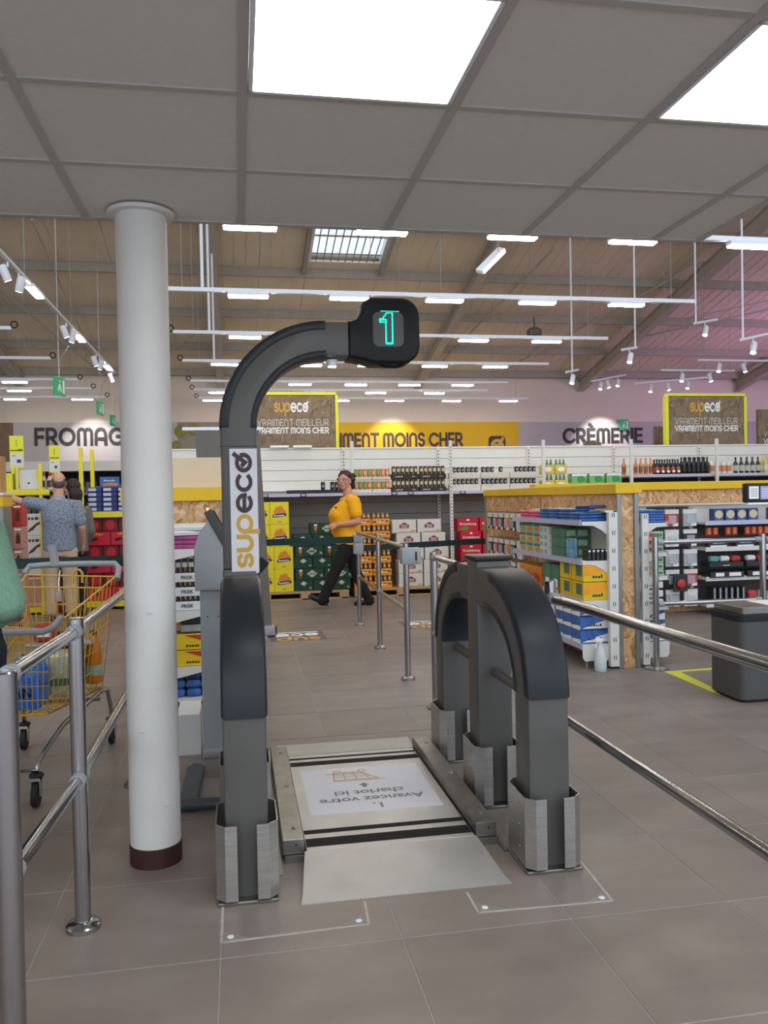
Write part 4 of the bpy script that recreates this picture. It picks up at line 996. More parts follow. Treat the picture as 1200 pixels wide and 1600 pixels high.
# ================================================================ shelf islands with OSB walls
mat('alu', '8f8f8a', .45, .6)
t = thing('shelf_island', 'right shelf island with an OSB wall, yellow cap and white shelves on both sides', 'shelving', (3.19, 6.4, 0))
X0 = lambda x: x-3.19
Yi = lambda y: y-6.4
yE = 10.1
kid('osb_wall', MB().box(X0(3.10), X0(3.28), .02, Yi(yE), .0, 1.452), OSB, t)
kid('yellow_cap', MB().box(X0(3.075), X0(3.31), -.01, Yi(yE)+.02, 1.453, 1.535, .004), 'cap yellow', t)
for x in (3.10, 3.255): kid('corner_profile', MB().box(X0(x)-.012, X0(x)+.03, -.0, .025, 0, 1.452, .003), 'alu', t)
kid('corner_profile', MB().box(X0(3.085), X0(3.115), Yi(yE)-.02, Yi(yE)+.02, 0, 1.452), 'alu', t)
def upright_slots(par, x, y, z0, z1, w_=.035, d=.05, n=9):
    u = kid('upright', MB().box(x-w_, x+w_, y, y+d, z0, z1, .004), 'shelf white', par)
    sm = MB()
    for k in range(n):
        z = z0+.06+(z1-z0-.1)*k/(n-1)
        sm.box(x-.012, x-.006, y-.001, y+.002, z, z+.035); sm.box(x+.006, x+.012, y-.001, y+.002, z, z+.035)
    kid('slots', sm, 'slot dark', u)
upright_slots(t, X0(3.05), -.01, .02, 1.30, .04); upright_slots(t, X0(3.335), -.01, .02, 1.28, .03)
def shelf_unit(par, side, xin, depth, y0, y1, levels, lip=True):
    # shelves standing out from xin towards side*X
    for z in levels:
        base = z < .25
        a, b_ = (xin, xin+side*depth)
        lo, hi = min(a, b_), max(a, b_)
        s = kid('shelf', MB().box(lo, hi, y0, y1, z-.022, z), 'shelf white', par)
        kid('price_rail', MB().box(b_-.006, b_+.006, y0, y1, z-.032, z+.012), 'price rail', s)
        dz = .1
        if base: br = [(a, z-.005), (b_, z-.005), (b_, z-.1), (b_-side*.02, z-.13), (a, z-.13)]
        else: br = [(a, z-.002), (b_-side*.01, z-.002), (b_-side*.01, z-.03), (a+side*depth*.62, z-.035), (a+side*depth*.36, z-.075), (a+side*depth*.22, z-.11), (a, z-.115)]
        kid('bracket', MB().prism(br, 'y', y0-.006, y0), 'shelf white', s)
        if base:
            for f in (.2, .8): kid('levelling_foot', MB().tube([(a+side*depth*f, y0+.05, 0), (a+side*depth*f, y0+.05, z-.12)], .012, 8), 'alu', s)
kid('back_panel', MB().box(X0(3.075), X0(3.098), .04, 1.78, .05, 1.31), 'shelf white', t)
kid('top_ledge', MB().box(X0(3.0), X0(3.1), .04, 1.78, 1.30, 1.315), 'shelf white', t)
shelf_unit(t, -1, X0(3.075), .29, .04, 1.75, (.2, .57, .9, 1.225))
shelf_unit(t, 1, X0(3.29), .27, .04, 1.2, (.2, .5, .75, .95, 1.2))
for z in (1.27, .98, .75):
    for k in range(6):
        y = 1.95+k*.2; kid('hook', MB().tube([(X0(3.08), y, z), (X0(2.86), y, z), (X0(2.84), y, z+.012)], .004, 5), 'chrome', t)
mat('pack blue', '3766a8', .45, var=.3, scale=14); mat('pack pink', 'cf4a74', .45, var=.2, scale=14); mat('pack deep blue', '2a3f78', .45, var=.2, scale=14); mat('pack teal', '4f7a63', .6, var=.2, scale=14); mat('pack mint', 'a9bfa0', .6, var=.25, scale=24)
mat('box yellow', 'e2bc1a', .5, var=.06); mat('box red', 'b8352c', .5, var=.15, scale=14); mat('box white', 'd9d8d3', .5, var=.04); mat('pack orange', 'd8842c', .5, var=.25, scale=20); mat('pack purple', '4b3478', .5, var=.2); mat('pack dark', '26262a', .5, var=.2); mat('pack magenta', 'a8477f', .4, var=.25, scale=18); mat('pack grey', 'a4a8a8', .5, var=.2, scale=12)
def soft_pack(x, y, z, dx, dy, dz, m, lab, grp, rzv=0, nm='flat_pack'):
    k = ('soft', round(dx, 3), round(dy, 3), round(dz, 3), m)
    if k not in PROTO:
        mb = MB().box(-dx/2, dx/2, -dy/2, dy/2, 0, dz, min(dx, dy, dz)*.35, 2)
        for v in mb.bm.verts: v.co += Vector((random.uniform(-1, 1), random.uniform(-1, 1), random.uniform(-1, 1)))*dz*.06
        o = obj(nm, mb, m); PROTO[k] = o
        kid('label_print', MB().box(-dx*.3, dx*.3, -dy*.3, dy*.3, dz*.985, dz*1.01), 'paper', o) if dz < .06 else None
    else: o = dup(PROTO[k])
    o.location = (x, y, z); o.rotation_euler = (0, 0, rzv); return tag(o, lab, 'pack', grp)
def carton(x, y, z, dx, dy, dz, m, lab, grp, deco=None, cat='box', nm='carton', rzv=0):
    k = ('carton', round(dx, 3), round(dy, 3), round(dz, 3), m, deco)
    if k not in PROTO:
        o = obj(nm, MB().box(-dx/2, dx/2, -dy/2, dy/2, 0, dz, min(.004, dz*.1)), m); PROTO[k] = o
        if deco:
            for d in deco:
                kind, c = d[0], d[1]
                if kind == 'front': q = front_flat([[(dx*a, dz*b_) for a, b_ in d[2]]], c); part(q, 'print', o, (0, -dy/2-.0015, 0))
                if kind == 'side-':   # print on the -X face
                    mb = MB(); mb.poly([(0, dy*a, dz*b_) for a, b_ in d[2]][::-1]); part(mb.mesh('print', MT(c)), 'print', o, (-dx/2-.0015, 0, 0))
                if kind == 'text': part(text_mesh(d[3], dz*d[2], c, .02), 'lettering', o, (0, -dy/2-.002, dz*.5), FRONT)
                if kind == 'marks': part(scribble(dx*d[2], dz*.2, c), 'small_print', o, (0, -dy/2-.002, dz*d[3]), FRONT)
    else: o = dup(PROTO[k])
    o.location = (x, y, z); o.rotation_euler = (0, 0, rzv); return tag(o, lab, cat, grp)
# near-lane side: top shelf
n = 0
for col in range(4):
    for lay in range(4 if col else 3):
        soft_pack(2.93+random.uniform(-.01, .01), 6.62+col*.24, 1.226+lay*.026, .24, .22, .025, 'pack blue', f'flat blue pack on the right island, {ORD[col]} pile from the near end, {ROWN[lay]} layer', f'blue packs pile {col}', random.uniform(-.05, .05))
soft_pack(2.93, 6.56, 1.226+4*.026, .2, .17, .03, 'pack deep blue', 'dark blue pack lying tilted on top of the blue piles', None, .4)
for col in range(2):
    for lay in range(3): soft_pack(2.93, 7.62+col*.25, 1.226+lay*.026, .24, .23, .025, 'pack pink', f'flat pink pack on the top shelf of the right island, {"near" if col == 0 else "far"} pile', f'pink packs pile {col}', random.uniform(-.04, .04))
# second shelf z .9
for col in range(3):
    for r in range(3): carton(2.94, 6.93+col*.1, .901+r*.085, .24, .095, .083, 'pack teal', f'green boxed pack on the right island, {ROWN[r]} row, {ORD[col]} from the near end', 'green packs on the second shelf', (('front', 'pack mint', ((-.4, .2), (-.05, .2), (-.05, .8), (-.4, .8))), ('front', 'pack mint', ((.05, .2), (.4, .2), (.4, .8), (.05, .8)))))
for col in range(2):
    for r in range(4): carton(2.93, 7.28+col*.11, .901+r*.066, .25, .1, .064, 'box white', f'white packet on the right island, {ROWN[r]} row, {"nearer" if col == 0 else "farther"} one', 'white packets on the second shelf', (('side-', 'pack grey', ((-.4, .2), (.4, .2), (.4, .8), (-.4, .8))),))
for col in range(3):
    for r in range(3): carton(2.945, 7.55+col*.2, .901+r*.095, .25, .19, .092, 'pack mint', f'pale green snack packet with orange print, {ROWN[r]} row, {ORD[col]} from the near end', 'pale green packets on the second shelf', (('side-', 'pack orange', ((-.3, .15), (.3, .15), (.3, .5), (-.3, .6))), ('side-', 'pack teal', ((-.45, .7), (.45, .7), (.45, .95), (-.45, .95)))))
for k in range(5): carton(2.86+k*.038, 6.5, .901, .03, .12, .09, 'pack dark', f'small dark tube pack at the near end of the second shelf, {ORD[k]} from the left', None, (('front', 'paper', ((-.3, .8), (.3, .8), (.3, .97), (-.3, .97))),), cat='pack', nm='tube_pack')
soft_pack(2.82, 6.72, .905, .035, .11, .17, mat('pack aqua', '6f9ab0', .35, var=.4, scale=30), 'leaning blue patterned pouch at the edge of the second shelf', None, .3, nm='pouch')
# third shelf
for col in range(2):
    for r in range(2): carton(2.925, 6.56+col*.26, .571+r*.155, .25, .24, .15, 'box yellow', f'yellow box on the third shelf of the right island, {ROWN[r]} row, {"near" if col == 0 else "far"} one', 'yellow boxes on the third shelf', (('front', 'case orange', ((-.5, .3), (.1, .45), (.5, .8), (.5, .97), (-.5, .97))), ('marks', 'pack dark', .35, .2), ('side-', 'pack teal', ((-.4, .3), (.1, .3), (.1, .9), (-.4, .9)))))
for k in range(2): carton(2.93, 7.08+k*.2, .571, .25, .18, .25, 'pack teal', f'green tea box on the third shelf of the right island, {"near" if k == 0 else "far"} one', 'green boxes on the third shelf', (('side-', 'paper', ((-.4, .2), (.1, .2), (.1, .5), (-.4, .5))), ('side-', 'box yellow', ((-.5, 0), (.5, 0), (.5, .15), (-.5, .15)))))
for k in range(3): carton(2.93, 7.52+k*.2, .571, .25, .18, .2, 'pack orange', f'orange box on the third shelf of the right island, {ORD[k]} from the near end', 'orange boxes on the third shelf', (('side-', 'box red', ((-.4, .2), (.4, .3), (.4, .7), (-.4, .6))),))
# base shelf
for col in range(5):
    for r in range(3): carton(2.925, 6.6+col*.19, .201+r*.115, .25, .18, .11, 'pack blue', f'blue and white box on the base shelf, {ROWN[r]} row, {ORD[col]} from near end', 'blue boxes on the base shelf', (('front', 'paper', ((-.45, .1), (.5, .1), (.5, .75), (.0, .45))), ('marks', 'pack dark', .5, .25), ('side-', 'paper', ((-.5, 0), (.5, 0), (.5, .25), (-.5, .35)))))
# blister packs on hooks
BC = ['pack purple', 'pack dark', 'box red', 'pack grey', 'pack dark', 'pack orange', 'pack orange', 'pack dark', 'box white']
def blister(x, y, z, m, lab, grp, w_=.15, h=.19, rzv=0):
    k = ('blister', m, w_, h)
    if k not in PROTO:
        o = obj('blister_pack', MB().box(-.012, .012, -w_/2, w_/2, -h, 0, .004), m); PROTO[k] = o
        kid('card_top', MB().box(-.0135, .0135, -w_/2, w_/2, -.05, .0), 'box white', o); kid('bubble', MB().box(-.03, -.01, -w_*.3, w_*.3, -h*.85, -h*.35, .006), 'clear film', o)
        kid('price_patch', MB().box(-.0145, -.012, -w_*.45, -w_*.05, -h*.98, -h*.8), 'paper', o)
    else: o = dup(PROTO[k])
    o.location = (x, y, z); o.rotation_euler = (0, 0, rzv); return tag(o, lab, 'blister pack', grp)
cn = {'pack purple': 'purple', 'pack dark': 'dark', 'box red': 'red', 'pack grey': 'grey', 'pack orange': 'orange', 'box white': 'white', 'pack deep blue': 'blue'}
for zi, z in enumerate((1.262, .972, .742)):
    for k in range(6):
        m = BC[(8-int(k*1.5)+zi*0) % 9]
        blister(2.93, 8.35+k*.2, z, m, f'{cn[m]} blister pack on the {["upper", "middle", "lower"][zi]} hooks of the right island, {ORD[k]} from the near end', 'blister packs on the right island')
t = thing('spray_bottle', 'translucent white spray bottle on the floor at the near end of the right shelf island', 'bottle', (2.905, 6.36, 0))
kid('bottle_body', MB().lathe([(.045, 0), (.05, .012), (.05, .09), (.043, .14), (.03, .185), (.017, .215), (.016, .235)], 20), mat('cloudy plastic', 'cfd6d2', .35, var=.03), t)
kid('liquid_band', MB().lathe([(.0455, .001), (.0505, .012), (.0505, .04)], 20), mat('pale blue liquid', 'b6cfd2', .2), t)
kid('spray_head', MB().box(-.045, .02, -.013, .013, .235, .27, .008, 2).box(-.058, -.042, -.008, .008, .245, .262, .003).tube([(-.03, 0, .237), (-.04, 0, .205), (-.034, 0, .19)], .006, 6), 'paper', t)
# far side of the island (facing +X)
for lay in range(5): soft_pack(3.42, 6.56, 1.201+lay*.022, .24, .22, .022, 'pack blue', f'flat blue pack on the right hand side of the island, {["bottom", "second", "third", "fourth", "top"][lay]} of its pile', 'blue packs behind the island', random.uniform(-.06, .06))
for r in range(3): carton(3.42, 6.53, .751+r*.055, .22, .15, .053, 'pack mint', f'pale snack box on the right side of the island, {ROWN[r]} one', None, (('front', 'pack orange', ((-.35, .2), (.2, .2), (.2, .75), (-.35, .75))), ('front', 'pack teal', ((.2, .3), (.45, .3), (.45, .7), (.2, .7)))))
for r in range(3): carton(3.42, 6.53, .951+r*.06, .22, .15, .058, 'pack mint', f'pale green box under the blue packs on the right side of the island, {ROWN[r]} one', None, (('front', 'box red', ((-.35, .2), (.1, .2), (.1, .75), (-.35, .75))), ('front', 'pack teal', ((.1, .2), (.45, .2), (.45, .7), (.1, .7)))))
FD = (('text', 'slot dark', .55, 'FRISK'),)
for r in range(3): carton(3.41, 6.52, .501+r*.075, .22, .14, .055, 'box white', f'white mint box on the right side of the island, {ROWN[r]} one', None, FD)
for r in range(3): carton(3.42, 6.53, .201+r*.088, .22, .16, .085, 'pack blue', f'blue and white box right of the island, behind the chrome post, {ROWN[r]} row', None, (('front', 'paper', ((-.45, .1), (.5, .1), (.5, .75), (.0, .45))), ('marks', 'pack dark', .5, .25)))

# ================================================================ right wing with batteries
t = thing('wall_shelving', 'shelving with OSB wall and yellow cap at the right, filled with batteries and small goods', 'shelving', (6.3, 9.3, 0))
Xw = lambda x: x-6.3
kid('osb_wall', MB().box(Xw(3.5), Xw(9.4), .02, .12, 0, 1.49), OSB, t); kid('yellow_cap', MB().box(Xw(3.45), Xw(9.42), -.02, .16, 1.49, 1.585, .004), 'cap yellow', t)
kid('back_panel', MB().box(Xw(4.0), Xw(9.3), -.02, .02, 1.09, 1.3), 'shelf white', t); kid('back_panel', MB().box(Xw(4.0), Xw(9.3), -.02, .02, .1, 1.088), 'shelf grey', t)
kid('peg_panel', MB().box(Xw(4.86), Xw(5.40), -.03, -.02, .1, 1.28), mat('peg dark', '3a3836', .7), t); kid('rear_panel', MB().box(Xw(5.44), Xw(9.3), -.028, -.02, .12, 1.06), mat('rear dark', '55524e', .7), t); kid('top_ledge', MB().box(Xw(4.0), Xw(9.3), -.1, .0, 1.3, 1.315), 'shelf white', t)
for z in (1.1, .79, .44, .13):
    s = kid('shelf', MB().box(Xw(5.42), Xw(9.3), -.36, -.02, z-.03, z), 'shelf white', t); kid('price_rail', MB().box(Xw(5.42), Xw(9.3), -.372, -.36, z-.04, z+.012), 'shelf white' if z < 1 else 'price rail', s)
for x in (5.44, 6.9, 8.4): kid('upright', MB().box(Xw(x)-.02, Xw(x)+.02, -.03, .0, .1, 1.3), 'shelf white', t)
kid('battery_bar', MB().box(Xw(5.45), Xw(9.3), -.3, -.285, 1.035, 1.055), 'slot dark', t)
for k in range(11):
    if k % 5 == 4: continue
    carton(5.62+k*.15, 9.02, 1.101, .135, .1, .15, 'pack deep blue', f'small blue box with round yellow picture on the battery shelf, {ORD[k]} place', None, (('front', 'can cream', tuple((.4*math.cos(a*PI/6), .55+.33*math.sin(a*PI/6)) for a in range(12))), ('front', 'pack blue', ((-.4, .03), (.3, .03), (.3, .2), (-.4, .2)))), nm='bulb_box')
for k in range(24):
    if k in (2, 5): continue
    carton(5.5+k*.084, 9.0, .925, .07, .03, .105, 'box red', f'red battery pack in the long row hanging under the top shelf at the right', 'red battery packs', (('front', 'pack orange', ((-.2, .25), (.2, .25), (.2, .95), (-.2, .95))), ('front', 'pack dark', ((-.5, 0), (.5, 0), (.5, .2), (-.5, .2)))), cat='battery pack', nm='battery_pack')
for k in range(6): carton(5.6+k*.35, 8.99, .791, .26, .08, .09, 'pack dark', f'black tray with a blue label below the batteries, {ORD[k]} from the left', None, (('front', 'pack aqua', ((-.3, .5), (.3, .5), (.3, .8), (-.3, .8))), ('front', 'paper', ((-.4, .1), (.4, .1), (.4, .3), (-.4, .3)))), nm='goods_tray')
TC = ['pack aqua', 'box white', 'box red']
for k in range(4):
    carton(5.68+k*.48, 9.0, .441, .44, .2, .07, 'pack dark', f'long black tray on the third battery shelf, lower row, {ORD[k]} from the left', None, (('front', 'paper', ((-.35, .2), (-.1, .2), (-.1, .8), (-.35, .8))), ('front', 'paper', ((.05, .2), (.4, .2), (.4, .8), (.05, .8)))), nm='goods_tray')
    carton(5.68+k*.48, 9.02, .56, .44, .2, .06, 'pack dark', f'long black tray on the third battery shelf, upper row, {ORD[k]} from the left', None, (('marks', 'paper', .2, .3),), nm='goods_tray')
    for q in range(3): soft_pack(5.54+k*.48+q*.14, 8.97, .621, .12, .08, .07, mat('pack aqua2', '5fa39a', .5) if (q+k) % 3 == 0 else ('box white' if (q+k) % 3 == 1 else 'box red'), f'{["teal", "white", "red"][(q+k) % 3]} pouch in the third shelf tray, number {q+1} of the {ORD[k]} tray', None, nm='pouch')
for k in range(7): soft_pack(6.05+k*.14, 9.0, .131, .12, .1, .14, ['box red', 'pack grey', 'pack aqua', 'pack grey'][k % 4], f'small bagged item on the bottom battery shelf, {ORD[k]} from the left', None, nm='pouch')
for k in range(6): carton(5.52+k*.075, 8.98, .131, .05, .12, .2, 'pack dark', f'upright black folder on the bottom battery shelf, {ORD[k]} from the left', None, (('front', 'pack grey', ((-.3, .1), (.1, .1), (.1, .9), (-.3, .9))),), nm='folder', rzv=.1)
for k in range(2):
    for r in range(5):
        z = 1.26-r*.235
        kid('peg_hook', MB().tube([(Xw(5.0+k*.23), 0, z), (Xw(5.0+k*.23), -.4, z), (Xw(5.0+k*.23), -.42, z+.015)], .004, 5), 'chrome', t)
        m = ['box red', 'box white', 'pack grey', 'pack dark', 'pack grey'][(r+2*k) % 5]
        blister(5.0+k*.23, 8.95, z-.005, m, f'{cn[m]} carded blister pack hung left of the battery shelves, {["top", "second", "third", "fourth", "lowest"][r]} in the {"left" if k == 0 else "right"} column', 'carded packs left of the batteries', .17, .2, PI/2)
o = tag(obj('red_ball_pack', MB().box(-.09, .09, -.01, .01, -.2, 0, .004), 'pack dark', None, (5.06, 8.88, .5)), 'black card with a bright red ball, low on the hooks left of the batteries', 'blister pack')
kid('red_ball', MB().ell((0, -.025, -.11), (.055, .02, .055), 16), 'box red', o)

# ================================================================ checkout: bagging scale, screen, tape
t = thing('bagging_scale', 'dark grey bagging scale with steel top at the right edge', 'scale', (3.72, 5.32, 0))
kid('body', MB().prism(rrect(-.36, .36, -.2, .2, .06), 'z', .02, .56, .004, 1), 'bin grey', t); kid('plinth', MB().prism(rrect(-.34, .34, -.18, .18, .06), 'z', 0, .02), 'rubber', t)
kid('dark_collar', MB().prism(rrect(-.365, .365, -.205, .205, .06), 'z', .56, .605, .004, 1), 'rubber', t); kid('steel_top', MB().prism(rrect(-.335, .335, -.18, .18, .03), 'z', .605, .655, .004, 1), 'steel dark', t)
tag(obj('paper_sheet', MB().box(-.2, .2, -.12, .12, 0, .002), 'paper', None, (3.82, 5.33, .6555)), 'white paper sheet lying on the steel top of the bagging scale', 'paper')
kid('side_label', MB().box(.1, .2, -.2015, -.2, .3, .42), 'paper', t)
t = thing('checkout_screen', 'black checkout screen with two white labels at the right edge', 'screen', (4.62, 6.0, 0))
kid('foot', MB().lathe([(.15, 0), (.15, .02), (.05, .03)], 20), 'bin grey', t); kid('pole', MB().tube([(0, 0, .02), (0, 0, 1.36)], .03, 14), 'bin grey', t)
s = kid('screen_housing', MB().box(-.64, .12, -.03, .03, 1.36, 1.515, .012, 2), 'rubber', t); kid('lower_edge', MB().box(-.63, .12, -.04, .0, 1.345, 1.36), 'paper', s)
kid('label', MB().box(-.615, -.53, -.032, -.03, 1.39, 1.49), 'paper', s); kid('label', MB().box(-.515, -.42, -.032, -.03, 1.385, 1.49), mat('label violet', 'a9aad8', .6), s)
for a, m in ((-.572, 'print grey'), (-.468, 'paper')):
    for k in range(4): kid('label_print', scribble(.06, .008, m), None, s, (a, -.0335, 1.41+k*.018), FRONT)
tag(obj('floor_tape', MB().prism([(3.38, 6.2), (3.98, 6.24), (3.98, 6.18), (3.50, 6.16), (3.42, 5.4), (3.36, 5.4)], 'z', .0002, .0018), 'lime', None), 'yellow floor tape forming a corner beside the bagging scale', 'tape')

# ================================================================ left: shelf island behind the pillar, kiosk
t = thing('shelf_island', 'left shelf island with OSB wall and yellow cap, half hidden by the white pillar', 'shelving', (-.5, 6.9, 0))
Xl = lambda x: x+.5
kid('osb_wall', MB().box(Xl(-.9), Xl(-.14), 0, .12, 0, 1.46), OSB, t); kid('yellow_cap', MB().box(Xl(-.92), Xl(-.1), -.03, .15, 1.46, 1.565, .004), 'cap yellow', t); kid('corner_profile', MB().box(Xl(-.14), Xl(-.1), -.01, .13, 0, 1.46), 'alu', t)
kid('back_panel', MB().box(Xl(-.53), Xl(-.51), -1.0, -.02, .05, 1.2), 'shelf white', t); kid('upright', MB().box(Xl(-.55), Xl(-.5), -1.03, -1.0, 0, 1.25), 'shelf white', t)
for z in (1.125, .69, .3, .08):
    s = kid('shelf', MB().box(Xl(-.51), Xl(-.19), -.99, -.03, z-.02, z), 'shelf white', t); kid('price_rail', MB().box(Xl(-.19), Xl(-.18), -.99, -.03, z-.03, z+.01), 'price rail', s)
    if z > .2: kid('bracket', MB().prism([(Xl(-.51), z-.002), (Xl(-.19), z-.002), (Xl(-.19), z-.02), (Xl(-.51), z-.09)], 'y', -.998, -.992), 'shelf white', s)
tag(obj('beige_board', MB().box(-.2, .2, -.01, .01, 0, .25, .004), 'beige board', None, (-.32, 6.98, 1.566)), 'plain beige sign back standing on the yellow cap of the left island', 'sign')
for k in range(3):
    for lay in range(3): soft_pack(-.34+random.uniform(-.01, .01), 6.05+k*.27, 1.126+lay*.03, .26, .25, .029, 'pack magenta', f'magenta flat pack on the left island, {ORD[k]} pile from the front', f'magenta packs {k}', random.uniform(-.08, .08))
for k in range(3):
    for lay in range(2): soft_pack(-.35, 6.05+k*.27, 1.217+lay*.035, .27, .25, .034, 'box white', f'white bag on the magenta packs of the left island, {ORD[k]} pile, {"under" if lay == 0 else "upper"} one', f'white bags {k}', random.uniform(-.25, .25), 'white_bag')
for r in range(3): carton(-.36, 6.02, .692+r*.1, .24, .16, .062, 'box white', f'white mint box with black lettering on the left island, {ROWN[r] if r < 2 else "top"} of three', None, FD)
for r in range(3):
    mb = MB(); 
    for k in range(7): mb.box(-.11+k*.034, -.094+k*.034, -.07, .07, .0, .036)
    q = obj('mint_tin_row', mb, 'pack dark', None, (-.36, 6.03, .692+r*.1+.0625)); tag(q, f'row of dark mint tins on the {ROWN[r] if r < 2 else "top"} white mint box at the left', 'mint tins')
for k in range(6): carton(-.42+k*.045, 6.03, .992, .035, .1, .09, 'box white', f'small white packet above the mint boxes, {ORD[k]} from the left', None, (('front', 'pack dark', ((-.5, .4), (.5, .4), (.5, .7), (-.5, .7))),), cat='pack', nm='tube_pack')
for r in range(2):
    carton(-.33, 6.03, .302+r*.115, .3, .2, .11, 'box yellow', f'yellow and red box on the left island, {"lower" if r == 0 else "upper"} of two', None, (('front', 'box red', ((-.2, .95), (.5, .95), (.5, .3))), ('marks', 'pack dark', .3, .2)))
for r in range(2): carton(-.31, 6.05, .54+r*.055, .2, .2, .05, ['pack grey', 'pack dark'][r], f'{["grey", "dark"][r]} flat box above the yellow boxes of the left island', None)
for r in range(3):
    for k in range(3): soft_pack(-.44+k*.11, 6.05, .081+r*.062, .1, .2, .06, 'pack blue' if r < 2 else 'pack deep blue', f'blue pouch on the lowest shelf of the left island, {ROWN[r]} layer, {ORD[k]} from the left', None)
t = thing('checkout_kiosk', 'light grey self service kiosk with tilted black scanner, behind the left gate frame', 'kiosk', (-.12, 4.85, 0))
kid('upper_housing', MB().prism([(-.125, .95), (-.125, 1.2), (-.09, 1.29), (-.035, 1.35), (.14, 1.02), (.14, .95)], 'y', -.1, .1, .012, 2), 'kiosk grey', t)
kid('column', MB().box(-.1, .08, -.07, .07, .045, .955, .006), 'kiosk grey', t); kid('base', MB().box(-.105, .12, -.1, .1, 0, .05, .01, 2), 'plastic grey', t)
sc = kid('scanner_screen', MB().box(-.025, .025, -.11, .11, -.19, .19, .008, 2), 'bin grey', t, (.045, 0, 1.235), (0, -.50, 0)); kid('screen_glass', MB().box(.025, .029, -.1, .1, -.175, .175), 'rubber', sc)
kid('status_light', MB().ell((0, 0, .195), (.008, .02, .012), 8), mat('red glow', 'ff6a3a', .4, emit=3), sc)
pt = kid('card_reader', MB().box(-.03, .03, -.04, .04, -.05, .05, .006), 'rubber', t, (.24, .02, 1.07), (0, .75, 0)); kid('reader_arm', MB().tube([(.1, .02, 1.03), (.22, .02, 1.06)], .012, 8), 'rubber', t)
kid('receipt_slot', MB().tube([(.07, -.085, .98), (.065, -.1, .93), (.075, -.095, .88), (.07, -.09, .84)], [.012, .018, .015, .01], 8), 'chrome', t)
for x, z in ((-.06, .80), (0, .80)): kid('screw', MB().lathe([(.004, 0), (.004, .002)], 8), 'slot dark', t, (x, -.0705, z), (PI/2, 0, 0))
t = thing('waste_box', 'small white open box on the floor between pillar and kiosk', 'box', (-.3, 4.95, 0)); kid('front_panel', MB().box(-.06, .06, -.1, -.094, 0, .23), 'box white', t); kid('back_panel', MB().box(-.06, .06, .094, .1, 0, .26), 'box white', t); kid('side_panel', MB().box(-.066, -.06, -.1, .1, 0, .245), 'box white', t); kid('side_panel', MB().box(.06, .066, -.1, .1, 0, .245), 'box white', t); kid('lid_flap', MB().prism([(-.1, .23), (.1, .262), (.1, .266), (-.1, .234)], 'x', -.062, .062), 'paper', t); kid('bottom_panel', MB().box(-.06, .06, -.094, .094, 0, .006), 'box white', t)
t = thing('floor_guard', 'dark blue grey tube and flat foot on the floor between pillar and gate frame', 'floor fitting', (-.2, 4.0, 0)); kid('cross_tube', MB().tube([(-.17, -.03, .032), (.09, -.045, .032)], .028, 12), mat('blue grey', '40474f', .4), t); kid('flat_foot', MB().prism([(-.11, -.02), (-.02, -.02), (-.005, .55), (-.03, .6), (-.07, .6), (-.095, .55)], 'z', 0, .03, .006, 1), 'blue grey', t)
# ================================================================ left racks and goods
def wall_gondola_left():
    t = thing('shelf_island', 'OSB shelf island end with yellow cap at the left edge of the photo', 'shelving', (-2.7, 8.6, 0))
    kid('osb_wall', MB().box(-.9, .44, 0, .3, 0, 1.44), OSB, t); kid('yellow_cap', MB().box(-.92, .455, -.03, .33, 1.44, 1.55, .004), 'cap yellow', t); kid('white_top', MB().box(-.92, .47, -.05, .35, 1.55, 1.58, .004), 'shelf white', t); kid('corner_profile', MB().box(.41, .45, -.015, .31, 0, 1.44), 'alu', t)
wall_gondola_left()
t = tag(obj('cardboard_display', MB().box(-.3, .3, -.1, .1, 0, .36, .005), mat('cardboard', 'b98a52', .75, var=.06), None, (-2.58, 8.75, 1.581)), 'brown cardboard display with slots on the left island top', 'box')
for k in range(4): part(front_flat([[(.02, .08+k*.055), (.16, .08+k*.055), (.16, .09+k*.055), (.02, .09+k*.055)]], 'slot dark'), 'slot', t, (.06, -.102, 0))
# tall stack of pinkish wine cartons behind it
mat('carton pink', 'b98a7c', .6, var=.08, scale=10); mat('print maroon', '5d2a24', .6); mat('box blue', '27356f', .5, var=.1, scale=12); mat('box blue light', 'c2cbe2', .5)
for r in range(6):
    for c in range(3):
        carton(-2.53+c*.093, 9.62, .0+r*.245, .09, .25, .24, 'carton pink' if r < 5 else 'box red', f'pinkish carton in the tall stack by the left island, {ROWN[r]} row, {ORD[c]} from the left', None, (('front', 'print maroon', ((-.25, .25), (.3, .25), (.25, .6), (.0, .8), (-.2, .6))), ('front', 'paper', ((-.4, .85), (.4, .85), (.4, .93), (-.4, .93)))))
for r in range(3):
    m = 'box white'
    deco = (('front', 'print maroon', ((-.4, .15), (-.1, .25), (.1, .45), (.4, .55), (.35, .7), (.05, .55), (-.3, .3))), ('marks', 'print maroon', .7, .72)) if r else (('front', 'box red', ((-.4, .1), (.4, .1), (.4, .22), (-.4, .22))),)
    carton(-2.67, 11.85, .46+r*.293, .24, .3, .29, m, f'white carton with dark chocolate print at the left, {["lowest", "middle", "top"][r]} of three', None, deco)
carton(-2.67, 11.85, .092, .25, .3, .366, 'carton pink', 'plain pinkish carton under the white chocolate cartons at the left', None)
for r in range(4): carton(-2.5, 11.86, .34+r*.235, .085, .2, .23, 'box red', f'narrow red and white carton left of the beige trousers, {ROWN[r] if r < 3 else "top"} one', None, (('front', 'paper', ((-.4, .1), (.4, .3), (.4, .5), (-.4, .3))), ('front', 'paper', ((-.4, .6), (.4, .8), (.4, .95), (-.4, .75)))))
carton(-2.5, 11.86, .092, .085, .2, .246, 'box white', 'white carton under the narrow red cartons at the left', None)
